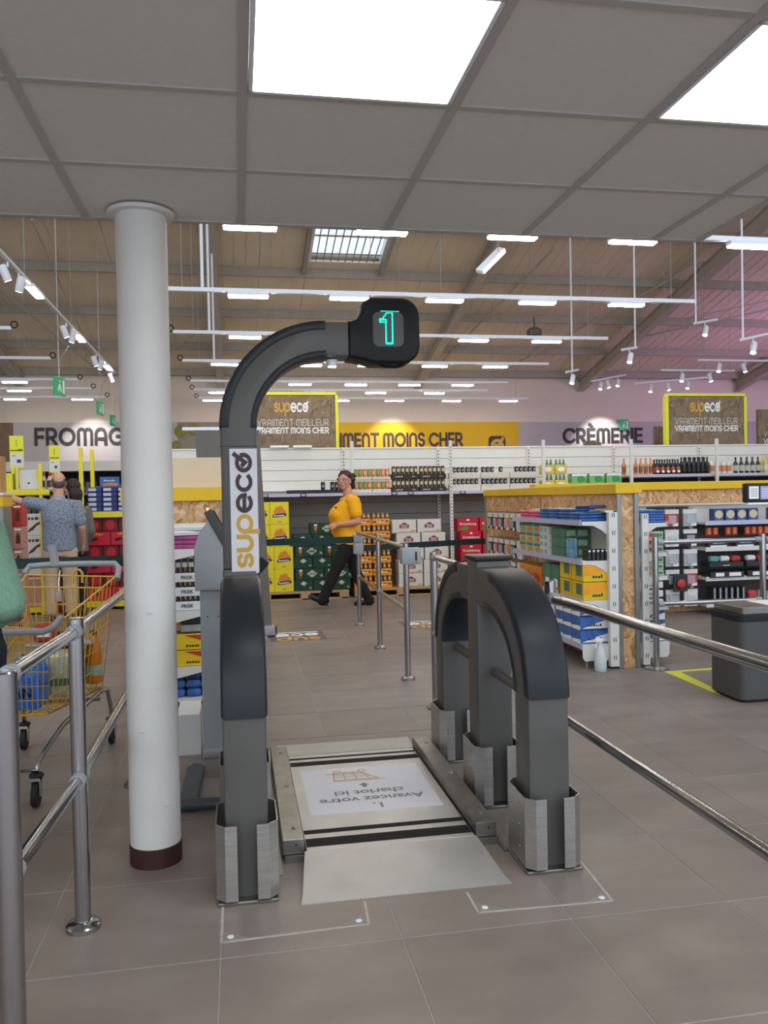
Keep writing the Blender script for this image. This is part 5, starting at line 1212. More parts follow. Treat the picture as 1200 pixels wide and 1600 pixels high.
# left yellow rack with white box and price boards
t = thing('steel_rack', 'left yellow steel rack behind the man in the patterned shirt', 'rack', (-2.75, 11.6, 0))
for x, y in ((-.3, 0), (.19, 0), (.33, .3), (-.3, .6), (.2, .6)): kid('rack_post', MB().box(x-.02, x+.02, y-.02, y+.02, 0, 2.0 if y < .5 else 2.0), 'rack yellow', t)
for z in (1.66, .1): kid('beam', MB().box(-.3, .3, -.03, .0, z-.07, z), 'rack yellow', t); kid('beam', MB().box(-.3, .3, .58, .61, z-.07, z), 'rack yellow', t); kid('deck', MB().box(-.3, .3, 0, .58, z-.03, z-.01), 'shelf grey', t)
o = carton(-2.72, 11.75, 1.661, .32, .25, .26, 'box white', 'white carton with a yellow tag on the left yellow rack', None, (('front', 'slot dark', ((-.05, .3), (.06, .28), (.06, .36), (-.02, .36))), ('front', 'box red', ((-.45, .1), (-.35, .1), (-.35, .25), (-.45, .25))))); kid('yellow_tag', MB().box(.09, .16, -.128, -.126, .16, .25), 'lime', o)
carton(-2.99, 11.75, 1.661, .14, .2, .22, 'lime', 'bright yellow carton at the left end of the yellow rack', None)
for k in range(2):
    o = tag(obj('bottle', MB().lathe([(.04, 0), (.042, .01), (.042, .13), (.02, .19), (.02, .23)], 14), 'box white', None, (-2.56+k*.09, 11.75, 1.661)), f'white bottle with red cap on the left yellow rack, {"left" if k == 0 else "right"} one', 'bottle', 'red capped bottles'); kid('cap', MB().lathe([(.024, .18), (.024, .235)], 12), 'box red', o); kid('label', MB().box(-.03, .03, -.044, -.04, .03, .12), 'print maroon', o)
for x0, x1, z0, z1, y, lab in ((-2.93, -2.76, 1.95, 2.37, 11.58, 'larger yellow price board at the left'), (-2.44, -2.31, 1.88, 2.24, 11.58, 'smaller yellow price board above the bald man')):
    w_, h = x1-x0, z1-z0
    t = thing('price_board', lab, 'sign', ((x0+x1)/2, y, z0), .05); kid('board', MB().box(-w_/2, w_/2, -.006, .006, 0, h), 'lime', t)
    kid('price_sheet', MB().box(-w_*.45, w_*.45, -.0075, -.006, h*.05, h*.45), 'box white', t); kid('price_marks', scribble(w_*.9, h*.06, 'slot dark'), None, t, (0, -.0085, h*.52), FRONT); kid('price_marks', scribble(w_*.35, h*.16, 'box blue'), None, t, (w_*.18, -.0085, h*.15), FRONT); kid('price_marks', scribble(w_*.3, h*.05, 'print grey'), None, t, (-w_*.2, -.0085, h*.35), FRONT)
    for k in range(3): kid('price_marks', scribble(w_*.12, h*.04, 'slot dark'), None, t, (0, -.0085, h*(.68+.08*k)), FRONT)
    kid('clip', MB().box(-.012, .012, -.01, .02, -.32 if w_ > .15 else -.25, .02), 'rack yellow', t)
# right yellow rack with blue boxes over red boxes
t = thing('steel_rack', 'yellow steel rack with blue boxes above and red chocolate boxes below', 'rack', (-2.09, 11.85, 0))
for x, y, z1 in ((0, 0, 2.22), (.72, 0, 2.22), (0, .9, 2.25), (.72, .9, 2.25)): kid('rack_post', MB().box(x-.026, x+.026, y-.026, y+.026, 0, z1), 'rack yellow', t)
for z in (1.345, .12): 
    for y in (-.0, .9): kid('beam', MB().box(0, .72, y-.03, y+.01, z-.08, z), 'rack yellow', t)
    kid('deck', MB().box(0, .72, 0, .9, z-.04, z-.012), 'shelf grey', t)
RD1 = (('front', 'slot dark', ((-.35, .45), (-.1, .6), (.0, .5), (-.1, .35), (-.3, .3))), ('marks', 'case orange', .4, .75)); RD2 = (('front', 'case red', tuple((.3*math.cos(a*PI/7), .5+.4*math.sin(a*PI/7)) for a in range(14))),)
for r in range(6):
    n, w_ = (2, .32) if r % 2 == 0 else (3, .213)
    for k in range(n): carton(-2.05+w_*(k+.5), 12.02+(.02 if r % 2 else 0), .121+r*.19, w_-.008, .3, .186, 'case red' if r % 2 == 0 else mat('box wine', '6d1a22', .5, var=.1, scale=12), f'{"bright red" if r % 2 == 0 else "dark red"} chocolate box in the yellow rack, {ROWN[r]} row, {ORD[k]} from the left', None, RD1 if r % 2 == 0 else RD2)
for r in range(3): carton(-2.27, 11.82, .4+r*.26, .26, .2, .255, ['box wine', 'case red', 'case red'][r], f'red box beside the left post of the yellow rack, {["lowest", "middle", "top"][r]} one', None, RD1)
carton(-2.27, 11.82, 0, .26, .2, .398, 'box wine', 'dark red carton at the foot of the left rack post', None, RD2)
o = carton(-2.27, 11.82, 1.176, .24, .18, .07, 'box white', 'white and red cup pack on top of the red boxes by the rack post', None, (('front', 'box red', ((-.5, .6), (.5, .6), (.5, .95), (-.5, .95))),))
for r in range(5):
    for k in range(3): carton(-1.94+k*.2, 12.1, 1.346+r*.068, .19, .25, .065, 'box blue', f'flat dark blue box on the rack deck, {ROWN[r]} layer, {ORD[k]} from the left', None, (('front', 'box blue light', ((-.45, .2), (.1, .2), (.1, .8), (-.45, .8))),))
o = tag(obj('blue_sign_card', MB().box(-.13, .13, -.01, .01, 0, .14, .002), 'pack blue', None, (-1.75, 12.06, 1.687)), 'blue and gold picture card standing on the dark blue boxes', 'sign'); part(front_flat([[(-.08, .01), (.11, .02), (.12, .05), (.03, .06), (-.1, .045)]], 'pack orange'), 'print', o, (0, -.012, 0)); part(scribble(.15, .02, 'paper'), 'small_print', o, (0, -.012, .08), FRONT)
# cooler along the far left wall
t = thing('cooler_cabinet', 'long dark refrigerated cabinet with a pale fascia far behind at the left', 'cabinet', (-4.0, 20, 0))
kid('fascia', MB().box(-2.6, 2.6, 0, .9, 2.22, 2.45), 'shelf white', t); kid('dark_interior', MB().box(-2.6, 2.6, .7, .9, 0, 2.22), 'slot dark', t); kid('base', MB().box(-2.6, 2.6, 0, .9, 0, .35), 'shelf white', t)
for z in (.8, 1.25, 1.7): kid('cooler_shelf', MB().box(-2.6, 2.6, .1, .7, z-.03, z), 'shelf grey', t)
for s in (-1, 1): kid('side_wall', MB().box(s*2.6-.04, s*2.6+.04, 0, .9, 0, 2.22), 'shelf white', t)
g = MB(); random.seed(3)
for z in (.35, .8, 1.25, 1.7):
    for k in range(46): 
        h = random.uniform(.14, .3); g.box(-2.52+k*.109, -2.43+k*.109, .2, .5, z, z+h)
q = kid('packed_goods', g, mat('cooler goods', '5e5a6a', .6, var=.9, scale=5), t); q['kind'] = 'stuff'

# ================================================================ yellow shopping trolley with groceries
t = thing('shopping_trolley', 'yellow wire shopping trolley with grey handle behind the left railing', 'trolley', (-1.0, 4.85, 0))
Xc = lambda x: x+1.0
Yc = lambda y: y-4.85
def P(x, y, z): return (Xc(x), Yc(y), z)
# basket corners: rear (y 5.33) and front (y 4.33)
RB = ((-1.27, 5.31, 1.03), (-.75, 5.31, 1.0)); RBb = ((-1.22, 5.22, .34), (-.83, 5.22, .34)); FT = ((-1.2, 4.33, .86), (-.93, 4.33, .83)); FB = ((-1.18, 4.38, .40), (-.96, 4.38, .40))
L3 = lambda a, b_, f: tuple(a[i]+(b_[i]-a[i])*f for i in range(3))
def wire_panel(nm, a, b_, c, d, nu, nv, r=.0024, thick=.0055):
    # a-b top edge, c-d bottom edge
    mb = MB()
    for k in range(nu+1): mb.tube([P(*L3(a, b_, k/nu)), P(*L3(c, d, k/nu))], r, 5)
    for k in range(nv+1): mb.tube([P(*L3(a, c, k/nv)), P(*L3(b_, d, k/nv))], r if 0 < k < nv else thick, 6)
    return kid(nm, mb, 'cart yellow', t)
wire_panel('basket_side', FT[1], RB[1], FB[1], RBb[1], 14, 5); wire_panel('basket_side', FT[0], RB[0], FB[0], RBb[0], 14, 5)
wire_panel('basket_front', FT[0], FT[1], FB[0], FB[1], 9, 6); wire_panel('basket_back', RB[0], RB[1], RBb[0], RBb[1], 12, 4); wire_panel('basket_floor', FB[0], RBb[0], FB[1], RBb[1], 12, 6)
wire_panel('child_seat_back', (-1.25, 5.05, .98), (-.79, 5.05, .96), (-1.2, 5.12, .66), (-.82, 5.12, .66), 14, 3)
kid('child_seat_flap', MB().box(Xc(-1.21), Xc(-.84), Yc(4.98), Yc(5.18), .64, .655, .004), 'plastic grey', t)
kid('handle', MB().tube([P(-.74, 5.30, .985), P(-.735, 5.36, 1.05), P(-.765, 5.4, 1.075), P(-.9, 5.42, 1.078), P(-1.15, 5.42, 1.08), P(-1.27, 5.4, 1.075), P(-1.29, 5.34, 1.03)], .019, 12), 'plastic grey', t)
kid('handle_joint', MB().tube([P(-1.12, 5.42, 1.07), P(-1.145, 5.42, 1.2)], .026, 10), 'plastic grey', t)
kid('seat_loop', MB().tube([P(-1.0, 5.31, .97), P(-1.0, 5.31, 1.03), P(-.985, 5.31, 1.05), P(-.96, 5.31, 1.05), P(-.945, 5.31, 1.03), P(-.945, 5.31, .97)], .008, 8), 'cart yellow', t)
kid('coin_lock', MB().box(Xc(-1.1), Xc(-1.06), Yc(5.28), Yc(5.31), .86, .93, .006).tube([P(-1.08, 5.3, .93), P(-1.082, 5.31, .98), P(-1.075, 5.32, 1.05)], .004, 5), 'chrome', t)
kid('front_bumper', MB().tube([P(-1.2, 4.335, .85), P(-1.19, 4.31, .835), P(-1.05, 4.30, .83), P(-.96, 4.31, .825), P(-.925, 4.36, .835), P(-.905, 4.47, .87)], .017, 10), 'plastic grey', t)
fr_ = MB()
for s, xr, xf in ((1, -.78, -.985), (-1, -1.28, -1.17)):
    fr_.tube([P(xf, 4.22, .16), P(xf, 4.26, .2), P(xf+s*.05, 4.6, .285), P(xr-s*.02, 4.95, .37), P(xr, 5.08, .36), P(xr, 5.2, .22), P(xr, 5.23, .15)], .0135, 10)
fr_.tube([P(-.8, 4.95, .33), P(-1.26, 4.95, .33)], .011, 8); fr_.tube([P(-.985, 4.22, .17), P(-1.17, 4.22, .17)], .01, 8); fr_.tube([P(-.84, 5.22, .34), P(-.78, 5.08, .36)], .01, 8); fr_.tube([P(-1.21, 5.22, .34), P(-1.28, 5.08, .36)], .01, 8)
kid('chrome_frame', fr_, 'chrome', t)
for x, y in ((-.985, 4.22), (-1.17, 4.22), (-.78, 5.23), (-1.28, 5.23)):
    c = kid('caster', MB().tube([(-.014, 0, .058), (.014, 0, .058)], .058, 20), 'rubber', t, P(x, y-.02, 0)); kid('fork', MB().box(-.024, -.018, -.015, .03, .05, .14).box(.018, .024, -.015, .03, .05, .14).box(-.024, .024, -.02, .035, .125, .14), 'steel', c); kid('bumper_ring', MB().lathe([(.03, .138), (.036, .145), (.03, .155)], 14, (0, .015, 0)), 'rubber', c)
def in_cart(nm, lab, cat, mb, m, loc, rot=None): return tag(obj(nm, mb, m, None, loc, rot), lab, cat)
w_ = MB()
for i in range(2):
    for j in range(3): w_.lathe([(.036, 0), (.04, .01), (.04, .17), (.03, .2), (.014, .235), (.014, .255)], 12, (i*.082, j*.082, 0))
o = in_cart('water_pack', 'blue shrink wrapped water bottle pack at the trolley front', 'bottle pack', w_, mat('water blue', '2f7fd0', .25, var=.25, scale=14), (-1.13, 4.47, .412)); kid('wrap', MB().box(-.045, .125, -.045, .21, .005, .17, .02, 2), mat('wrap blue', '2a6fd6', .3, var=.35, scale=9), o); part(text_mesh('AN', .07, 'navy', .02), 'lettering', o, (.04, -.048, .085), FRONT)
o = in_cart('carton_pack', 'pale green wrapped milk cartons in the middle of the trolley', 'carton pack', MB().box(-.09, .09, -.13, .13, 0, .22, .012, 2), mat('milk pack', 'b8c4ae', .35, var=.25, scale=20), (-.985, 4.86, .405)); kid('green_band', MB().box(-.0915, .0915, -.1315, .1315, .06, .1), 'pack teal', o)
for k in range(3):
    o = in_cart('juice_bottle', f'orange juice bottle standing at the rear of the trolley, {ORD[k]} from the left', 'bottle', MB().lathe([(.042, 0), (.047, .012), (.047, .17), (.04, .22), (.018, .27), (.017, .29)], 16), mat('juice', 'd9801c', .2, var=.1), (-1.03+k*.09, 5.08, .4)); kid('cap', MB().lathe([(.02, .285), (.02, .31)], 12), 'pack dark', o); kid('label', MB().lathe([(.0476, .05), (.0476, .11)], 16), 'pack mint', o)
o = in_cart('grocery_bag', 'crumpled orange bag lying between the trolley bottles', 'bag', MB().ell((0, 0, .08), (.1, .08, .08), 14), 'pack orange', (-1.15, 4.82, .405))
for v in o.data.vertices: v.co += Vector((random.uniform(-1, 1), random.uniform(-1, 1), random.uniform(-.6, .6)))*.008
o = in_cart('snack_pouch', 'red and white pouch in the child seat of the trolley', 'pouch', MB().box(-.06, .06, -.04, .04, 0, .1, .02, 2), 'box red', (-1.12, 5.09, .657)); kid('label', MB().box(-.04, .04, -.0415, -.03, .03, .07), 'paper', o)

# ================================================================ people
def limb(mb, pts, rad, n=14):
    # round ended limb along a path, one radius per joint
    P_ = [Vector(p) for p in pts]; d0 = (P_[0]-P_[1]).normalized(); d1 = (P_[-1]-P_[-2]).normalized()
    ps = [P_[0]+d0*rad[0]*.85, P_[0]+d0*rad[0]*.5] + P_ + [P_[-1]+d1*rad[-1]*.5, P_[-1]+d1*rad[-1]*.85]
    rs = [rad[0]*.45, rad[0]*.85] + list(rad) + [rad[-1]*.85, rad[-1]*.45]
    mb.tube([tuple(p) for p in ps], rs, n); return mb
def remesh(mb, name, m, vox, parent=None, smooth=3, loc=None):
    bmesh.ops.recalc_face_normals(mb.bm, faces=mb.bm.faces[:])
    me = mb.mesh(name, MT(m)); o = bpy.data.objects.new('tmp', me); C.objects.link(o)
    r = o.modifiers.new('r', 'REMESH'); r.mode = 'VOXEL'; r.voxel_size = vox; r.use_smooth_shade = True
    s = o.modifiers.new('s', 'SMOOTH'); s.factor = .5; s.iterations = smooth
    dg = bpy.context.evaluated_depsgraph_get(); dg.update()
    m2 = bpy.data.meshes.new_from_object(o.evaluated_get(dg)); bpy.data.objects.remove(o)
    m2.name = name; m2.materials.clear(); m2.materials.append(MT(m))
    for p in m2.polygons: p.use_smooth = True
    q = bpy.data.objects.new(name, m2); C.objects.link(q)
    if parent: q.parent = parent
    if loc: q.location = loc
    return q
def hand(mb, wrist, d, up, curl, side=1, s=1.):
    # wrist point, pointing direction, back-of-hand normal; fingers curl towards -up
    d = Vector(d).normalized(); up = Vector(up); up = (up-d*up.dot(d)).normalized(); x = d.cross(up)*side
    w_ = Vector(wrist)
    for f in (-.025, -.009, .009, .025): limb(mb, [tuple(w_+d*.005+x*f*.5*s), tuple(w_+d*.085*s+x*f*s)], [.017*s, .0135*s], 8)
    for k, (f, ln_) in enumerate(((-.028, .062), (-.0095, .078), (.0095, .083), (.028, .074))):
        p = w_+d*.088*s+x*f*s; a = 0; pts = [p]
        for j, q in enumerate((.45, .32, .25)):
            a += curl*(.7 if j == 0 else 1.)
            p = p + (d*math.cos(a)-up*math.sin(a))*ln_*q*s; pts.append(p)
        limb(mb, [tuple(v) for v in pts], [.0095*s, .009*s, .0082*s, .007*s], 8)
    th = [w_+x*.022*s+d*.02*s, w_+x*.044*s+d*.05*s-up*.008*s, w_+x*.048*s+d*.082*s-up*.018*s, w_+x*.04*s+d*.108*s-up*.028*s]
    limb(mb, [tuple(v) for v in th], [.0135*s, .0115*s, .0098*s, .008*s], 8)
def head_shape(mb, c, yaw, s=1., tilt=0.):
    R = Matrix.Rotation(yaw, 3, 'Z') @ Matrix.Rotation(tilt, 3, 'Y'); c = Vector(c)
    T = lambda x, y, z: tuple(c + R @ Vector((x*s, y*s, z*s)))
    mb.ell(T(-.012, 0, .025), (.094*s, .077*s, .1*s), 20, R); mb.ell(T(.022, 0, -.03), (.066*s, .064*s, .078*s), 18, R); mb.ell(T(.05, 0, -.078), (.032*s, .036*s, .03*s), 14, R)
    limb(mb, [T(.075, 0, .022), T(.094, 0, -.012), T(.1, 0, -.02)], [.010*s, .013*s, .014*s], 8)
    for q in (-1, 1):
        mb.ell(T(-.008, q*.077, -.008), (.02*s, .009*s, .031*s), 12, R); mb.ell(T(.06, q*.038, -.022), (.028*s, .026*s, .024*s), 10, R); mb.ell(T(.072, q*.032, .03), (.02*s, .028*s, .011*s), 10, R)
    mb.ell(T(.086, 0, -.052), (.012*s, .024*s, .011*s), 10, R)
    return T, R
def face(par, T, R, s=1.):
    for q in (-1, 1):
        e = kid('eye', MB().ell(T(.078, q*.031, .008), (.009*s, .0125*s, .0085*s), 12, R), 'eye white', par); kid('iris', MB().ell(T(.0855, q*.031, .008), (.003*s, .0055*s, .0058*s), 10, R), 'eye dark', e)
        kid('eyebrow', MB().tube([T(.084, q*.016, .027), T(.087, q*.032, .032), T(.074, q*.05, .026)], .0034*s, 6), 'hair brown', par)
    kid('mouth', MB().ell(T(.0955, 0, -.052), (.004*s, .02*s, .0062*s), 12, R), 'lip', par)
def shoe(par, ankle, yaw, pitch, m='shoe black', s=1.):
    R = Matrix.Rotation(yaw, 3, 'Z') @ Matrix.Rotation(-pitch, 3, 'Y'); a = Vector(ankle)
    T = lambda x, y, z: tuple(a+R @ Vector((x*s, y*s, z*s)))
    mb = MB(); mb.ell(T(-.02, 0, -.045), (.07*s, .04*s, .05*s), 14, R); mb.ell(T(.09, 0, -.06), (.105*s, .046*s, .036*s), 14, R); mb.ell(T(-.02, 0, -.01), (.05*s, .042*s, .05*s), 12, R)
    mb.box(-.085*s, .185*s, -.036*s, .036*s, -.1*s, -.075*s, .012*s, 2, Matrix.Translation(a) @ R.to_4x4())
    return remesh(mb, 'shoe', m, .008, par, 2)

def person_woman():
    t = thing('person', 'woman in a yellow polo shirt and black trousers walking left past the beer cases', 'person', (1.47, 11.05, 0), PI)
    B = MB()
    nk = (.0, 0, 1.53); hd = (.045, 0, 1.695)
    T, R = head_shape(B, hd, 1.05, 1.1)
    limb(B, [(-.01, 0, 1.46), nk, (.02, 0, 1.62)], [.075, .062, .06])
    B.ring([(.86, 0, 0, .13, .16), (.98, .01, 0, .15, .175), (1.12, .03, 0, .15, .16), (1.28, .04, 0, .15, .165), (1.40, .0, 0, .12, .17), (1.47, -.02, 0, .08, .13), (1.5, -.01, 0, .05, .07)])
    sL = (-.045, .195, 1.43); sR = (-.03, -.195, 1.43)
    eL = (-.09, .25, 1.15); wL = (.17, .215, 1.115)
    eR = (-.13, -.25, 1.16); wR = (.1, -.23, 1.07)
    for s_, e, w_, sd in ((sL, eL, wL, 1), (sR, eR, wR, -1)):
        limb(B, [s_, L3(s_, e, .5), e], [.062, .055, .048]); limb(B, [e, L3(e, w_, .35), w_], [.047, .045, .03])
        hand(B, w_, (Vector(w_)-Vector(e)).normalized()+Vector((0, -.25*sd, .05)), (0, .75*sd, .65), .55, -sd, 1.05)
    hL, kL, aL = (.0, .095, .93), (.2, .1, .51), (.36, .1, .165); hR, kR, aR = (-.02, -.095, .93), (-.08, -.09, .5), (-.245, -.09, .12)
    for h_, k_, a_ in ((hL, kL, aL), (hR, kR, aR)): limb(B, [h_, L3(h_, k_, .5), k_], [.1, .085, .062]); limb(B, [k_, L3(k_, a_, .35), a_], [.058, .055, .036])
    limb(B, [aL, (.47, .1, .13)], [.035, .025]); limb(B, [aR, (-.15, -.09, .05)], [.035, .025])
    body = remesh(B, 'body', 'skin', .0068, t, 2); KIDS.setdefault(t.name, []).append(body)
    S = MB()
    S.ring([(.845, .0, 0, .185, .215), (.95, .01, 0, .195, .22), (1.06, .035, 0, .2, .205), (1.16, .055, 0, .2, .2), (1.24, .07, 0, .205, .2), (1.31, .06, 0, .19, .2), (1.38, .025, 0, .155, .205), (1.43, -.01, 0, .115, .19), (1.462, -.015, 0, .085, .14), (1.48, -.01, 0, .075, .095)])
    for y in (.085, -.085): S.ell((.16, y, 1.245), (.1, .1, .1), 16)
    for s_, e in ((sL, eL), (sR, eR)): limb(S, [(-.02, s_[1]*.75, 1.425), s_, L3(s_, e, .62)], [.09, .09, .085])
    S.ell((-.07, .1, 1.36), (.1, .12, .1), 14); S.ell((-.07, -.1, 1.36), (.1, .12, .1), 14)
    remesh(S, 'polo_shirt', 'polo yellow', .011, t, 4)
    cl = kid('collar', MB().strip([(.088*math.cos(a)+.005, .09*math.sin(a), 1.495-.03*math.cos(a)) for a in [i*PI/10-PI*.85 for i in range(18)]], [(.125*math.cos(a)-.005, .125*math.sin(a), 1.445-.04*math.cos(a)) for a in [i*PI/10-PI*.85 for i in range(18)]]), 'polo yellow', t)
    m_ = cl.modifiers.new('s', 'SOLIDIFY'); m_.thickness = .01
    kid('chest_logo', MB().ell((.185, .135, 1.345), (.012, .03, .012), 10), 'black cloth', t)
    Q = MB(); Q.ring([(.80, 0, 0, .15, .185), (.9, 0, 0, .165, .2), (.97, 0, 0, .16, .195)])
    for h_, k_, a_ in ((hL, kL, aL), (hR, kR, aR)):
        limb(Q, [(h_[0], h_[1], .9), L3(h_, k_, .5), k_], [.118, .104, .082]); limb(Q, [k_, L3(k_, a_, .4), L3(k_, a_, 1.18)], [.08, .074, .068])
    remesh(Q, 'trousers', 'black cloth', .011, t, 3)
    shoe(t, aL, 0, .42, s=1.05); shoe(t, aR, .0, -.16, s=1.05)
    H = MB(); H.ell(T(-.028, 0, .056), (.108, .096, .09), 18, R); H.ell(T(-.07, 0, .0), (.085, .096, .09), 16, R)
    for x, y, z, r in ((-.13, .02, .0, .065), (-.15, -.03, .05, .05), (-.14, .04, -.06, .05), (-.11, -.06, -.05, .05), (-.12, .06, .06, .045), (-.05, .09, .02, .035), (-.05, -.09, .02, .035), (-.16, .0, -.02, .045)): H.ell(T(x, y, z), (r, r, r), 10, R)
    for v in H.bm.verts: v.co += Vector((random.uniform(-1, 1), random.uniform(-1, 1), random.uniform(-1, 1)))*.007
    remesh(H, 'hair', 'hair brown', .008, t, 1)
    face(t, T, R, 1.1)
    g = MB()
    for q in (-1, 1): g.tube([T(.088, q*.032+.022*math.cos(a*PI/7), .006+.016*math.sin(a*PI/7)) for a in range(14)], .0016, 5, closed=True); g.tube([T(.085, q*.054, .01), T(.0, q*.082, .012)], .0016, 5)
    g.tube([T(.09, -.01, .01), T(.09, .01, .01)], .0016, 5)
    kid('glasses', g, 'steel dark', t)
person_woman()
def person_man():
    t = thing('person', 'balding man in a patterned blue shirt and beige trousers, seen from behind, arm stretched left', 'person', (-2.17, 10.75, 0), PI/2)
    B = MB(); hd = (.02, 0, 1.72); T, R = head_shape(B, hd, .25, 1.08)
    limb(B, [(-.02, 0, 1.5), (0, 0, 1.56), (.01, 0, 1.66)], [.08, .065, .062])
    B.ring([(.86, 0, 0, .1, .14), (1.0, 0, 0, .11, .145), (1.2, 0, 0, .12, .15), (1.38, -.01, 0, .1, .16), (1.46, -.015, 0, .06, .1), (1.53, -.01, 0, .05, .06)])
    sL, eL, wL = (0, .2, 1.46), (.05, .44, 1.50), (.1, .68, 1.58); sR, eR, wR = (-.01, -.2, 1.46), (-.02, -.27, 1.17), (.12, -.26, .97)
    for s_, e, w_, sd in ((sL, eL, wL, 1), (sR, eR, wR, -1)):
        limb(B, [s_, L3(s_, e, .5), e], [.05, .05, .045]); limb(B, [e, L3(e, w_, .35), w_], [.045, .042, .03])
        hand(B, w_, Vector(w_)-Vector(e), (.2, 0, 1) if sd > 0 else (0, -1, .2), .3, -sd, 1.05)
    LG = (((0, .1, .93), (.02, .11, .5), (-.02, .12, .1)), ((0, -.1, .93), (.02, -.11, .5), (-.02, -.12, .1)))
    for h_, k_, a_ in LG: limb(B, [h_, L3(h_, k_, .5), k_], [.095, .08, .06]); limb(B, [k_, L3(k_, a_, .35), a_], [.056, .053, .036]); limb(B, [a_, (.1, a_[1], .06)], [.035, .025])
    KIDS.setdefault(t.name, []).append(remesh(B, 'body', 'skin pale', .0072, t, 2))
    S = MB(); S.ring([(.885, 0, 0, .165, .2), (1.0, .01, 0, .175, .205), (1.15, .02, 0, .175, .205), (1.3, 0, 0, .16, .212), (1.42, -.01, 0, .125, .21), (1.49, -.015, 0, .09, .16), (1.53, -.01, 0, .075, .09)])
    limb(S, [(0, .14, 1.44), sL, L3(sL, eL, .7)], [.085, .085, .078]); limb(S, [(0, -.14, 1.44), sR, L3(sR, eR, .75)], [.085, .085, .08])
    remesh(S, 'shirt', 'print shirt', .011, t, 4)
    kid('collar', MB().lathe([(.085, 1.50), (.08, 1.545), (.072, 1.56), (.07, 1.55)], 18, (-.005, 0, 0)), mat('collar blue', '7fa4c4', .8), t)
    kid('wristband', MB().lathe([(.04, -.03), (.043, 0), (.04, .03)], 14), 'collar blue', t, (.092, .64, 1.567), (PI/2, .3, 0))
    Q = MB(); Q.ring([(.82, 0, 0, .14, .18), (.92, 0, 0, .15, .185), (.98, 0, 0, .145, .18)])
    for h_, k_, a_ in LG: limb(Q, [(0, h_[1], .88), L3(h_, k_, .5), k_], [.115, .1, .085]); limb(Q, [k_, L3(k_, a_, .4), L3(k_, a_, .92)], [.084, .078, .07])
    remesh(Q, 'trousers', 'chino', .011, t, 3)
    for h_, k_, a_ in LG: shoe(t, a_, 0, 0, 'bin grey')
    H = MB(); H.ell(T(-.04, 0, .0), (.072, .082, .075), 16, R); H.ell(T(-.02, .05, .02), (.07, .032, .05), 14, R); H.ell(T(-.02, -.05, .02), (.07, .032, .05), 14, R)
    remesh(H, 'hair', 'hair grey', .008, t, 1); face(t, T, R)
person_man()
def person_back():
    t = thing('person', 'dark haired woman in a grey top, half hidden behind the balding man', 'person', (-2.1, 11.25, 0), 2.1)
    B = MB(); T, R = head_shape(B, (.02, 0, 1.66), .35, 1.0); limb(B, [(-.02, 0, 1.44), (0, 0, 1.5), (.01, 0, 1.6)], [.07, .055, .052])
    B.ring([(.84, 0, 0, .12, .16), (1.0, 0, 0, .12, .15), (1.2, 0, 0, .13, .16), (1.36, -.02, 0, .11, .17), (1.44, -.02, 0, .07, .12)])
    AR = (((0, .18, 1.38), (-.03, .22, 1.1), (.1, .2, .92), 1), ((0, -.18, 1.38), (-.03, -.22, 1.1), (.1, -.2, .92), -1))
    for s_, e, w_, sd in AR: limb(B, [s_, e], [.052, .042]); limb(B, [e, w_], [.042, .028]); hand(B, w_, Vector(w_)-Vector(e), (0, sd, .2), .4, -sd)
    LG = (((0, .09, .9), (.02, .09, .48), (-.02, .09, .1)), ((0, -.09, .9), (.02, -.09, .48), (-.02, -.09, .1)))
    for h_, k_, a_ in LG: limb(B, [h_, k_], [.09, .056]); limb(B, [k_, a_], [.055, .035]); limb(B, [a_, (.09, a_[1], .06)], [.033, .024])
    KIDS.setdefault(t.name, []).append(remesh(B, 'body', 'skin pale', .0075, t, 2))
    S = MB(); S.ring([(.84, 0, 0, .16, .19), (1.0, 0, 0, .155, .18), (1.2, .02, 0, .16, .185), (1.33, 0, 0, .135, .19), (1.42, -.015, 0, .085, .14), (1.46, -.01, 0, .065, .08)])
    for s_, e, w_, sd in AR: limb(S, [(0, s_[1]*.7, 1.37), s_, e], [.07, .07, .06]); limb(S, [e, L3(e, w_, .8)], [.058, .045])
    remesh(S, 'top', 'grey cloth', .012, t, 3)
    Q = MB(); Q.ring([(.8, 0, 0, .13, .17), (.92, 0, 0, .14, .175)])
    for h_, k_, a_ in LG: limb(Q, [(0, h_[1], .86), k_], [.1, .075]); limb(Q, [k_, L3(k_, a_, .9)], [.073, .058])
    remesh(Q, 'trousers', 'navy', .012, t, 3)
    for h_, k_, a_ in LG: shoe(t, a_, 0, 0)
    H = MB(); H.ell(T(-.03, 0, .03), (.1, .095, .1), 18, R); H.ell(T(-.075, 0, -.08), (.07, .1, .12), 16, R); H.ell(T(-.08, 0, -.17), (.05, .09, .1), 14, R)
    remesh(H, 'hair', 'hair brown', .009, t, 1); face(t, T, R)
person_back()
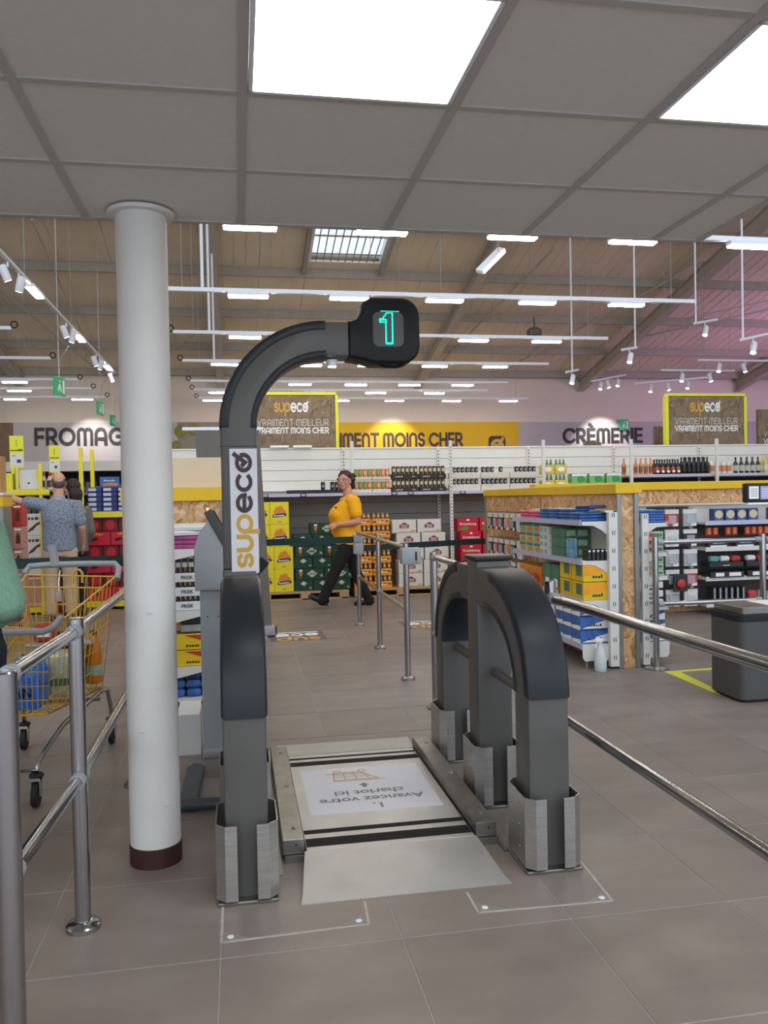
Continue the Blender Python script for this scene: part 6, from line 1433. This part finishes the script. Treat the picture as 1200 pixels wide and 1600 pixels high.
def person_green():
    t = thing('person', 'person in a pale green knitted sweater and navy trousers, cut by the left edge', 'person', (-1.14, 3.5, 0), PI/2)
    B = MB(); T, R = head_shape(B, (.05, 0, 1.62), .2, 1.0); limb(B, [(-.02, 0, 1.38), (.01, 0, 1.46), (.03, 0, 1.55)], [.075, .058, .055])
    B.ring([(.84, 0, 0, .13, .17), (1.0, 0, 0, .13, .16), (1.15, 0, 0, .13, .165), (1.3, -.01, 0, .12, .175), (1.38, -.01, 0, .08, .13)])
    AR = (((0, .2, 1.33), (-.06, .25, 1.07), (.16, .22, 1.02), 1), ((0, -.15, 1.36), (-.07, -.245, 1.07), (.16, -.2, 1.02), -1))
    for s_, e, w_, sd in AR: limb(B, [s_, e], [.055, .045]); limb(B, [e, w_], [.044, .03]); hand(B, w_, Vector(w_)-Vector(e), (0, sd*.3, 1), .7, -sd)
    LG = (((0, .1, .9), (.02, .1, .48), (-.02, .1, .1)), ((0, -.1, .9), (.02, -.1, .48), (-.02, -.1, .1)))
    for h_, k_, a_ in LG: limb(B, [h_, k_], [.1, .06]); limb(B, [k_, a_], [.058, .036]); limb(B, [a_, (.1, a_[1], .06)], [.034, .025])
    KIDS.setdefault(t.name, []).append(remesh(B, 'body', 'skin pale', .0075, t, 2))
    S = MB(); S.ring([(.965, 0, 0, .18, .215), (1.0, 0, 0, .195, .235), (1.1, 0, 0, .185, .215), (1.22, .0, 0, .175, .2), (1.31, -.01, 0, .145, .185), (1.38, -.01, 0, .1, .14), (1.44, 0, 0, .08, .09)])
    for s_, e, w_, sd in AR: limb(S, [(0, s_[1]*.7, 1.32), s_, e], [.08, .08, .075]); limb(S, [e, L3(e, w_, .85)], [.072, .055])
    remesh(S, 'knitted_sweater', 'knit green', .011, t, 3)
    Q = MB(); Q.ring([(.78, 0, 0, .15, .2), (.9, 0, 0, .17, .21), (.99, 0, 0, .165, .2)])
    for h_, k_, a_ in LG: limb(Q, [(0, h_[1], .88), k_], [.125, .085]); limb(Q, [k_, L3(k_, a_, .92)], [.083, .066])
    remesh(Q, 'trousers', 'navy', .011, t, 3)
    for h_, k_, a_ in LG: shoe(t, a_, 0, 0)
    H = MB(); H.ell(T(-.03, 0, .03), (.1, .095, .1), 18, R); H.ell(T(-.08, 0, -.09), (.07, .1, .13), 16, R); H.ell(T(-.1, -.04, -.2), (.06, .1, .09), 14, R)
    remesh(H, 'hair', 'hair brown', .009, t, 1); face(t, T, R)
person_green()
print('objects', len(bpy.data.objects))
for o in bpy.data.objects:
    if 'label' in o.keys() and not 4 <= len(o['label'].split()) <= 16: print('LONGLABEL', o.name, len(o['label'].split()), o['label'])
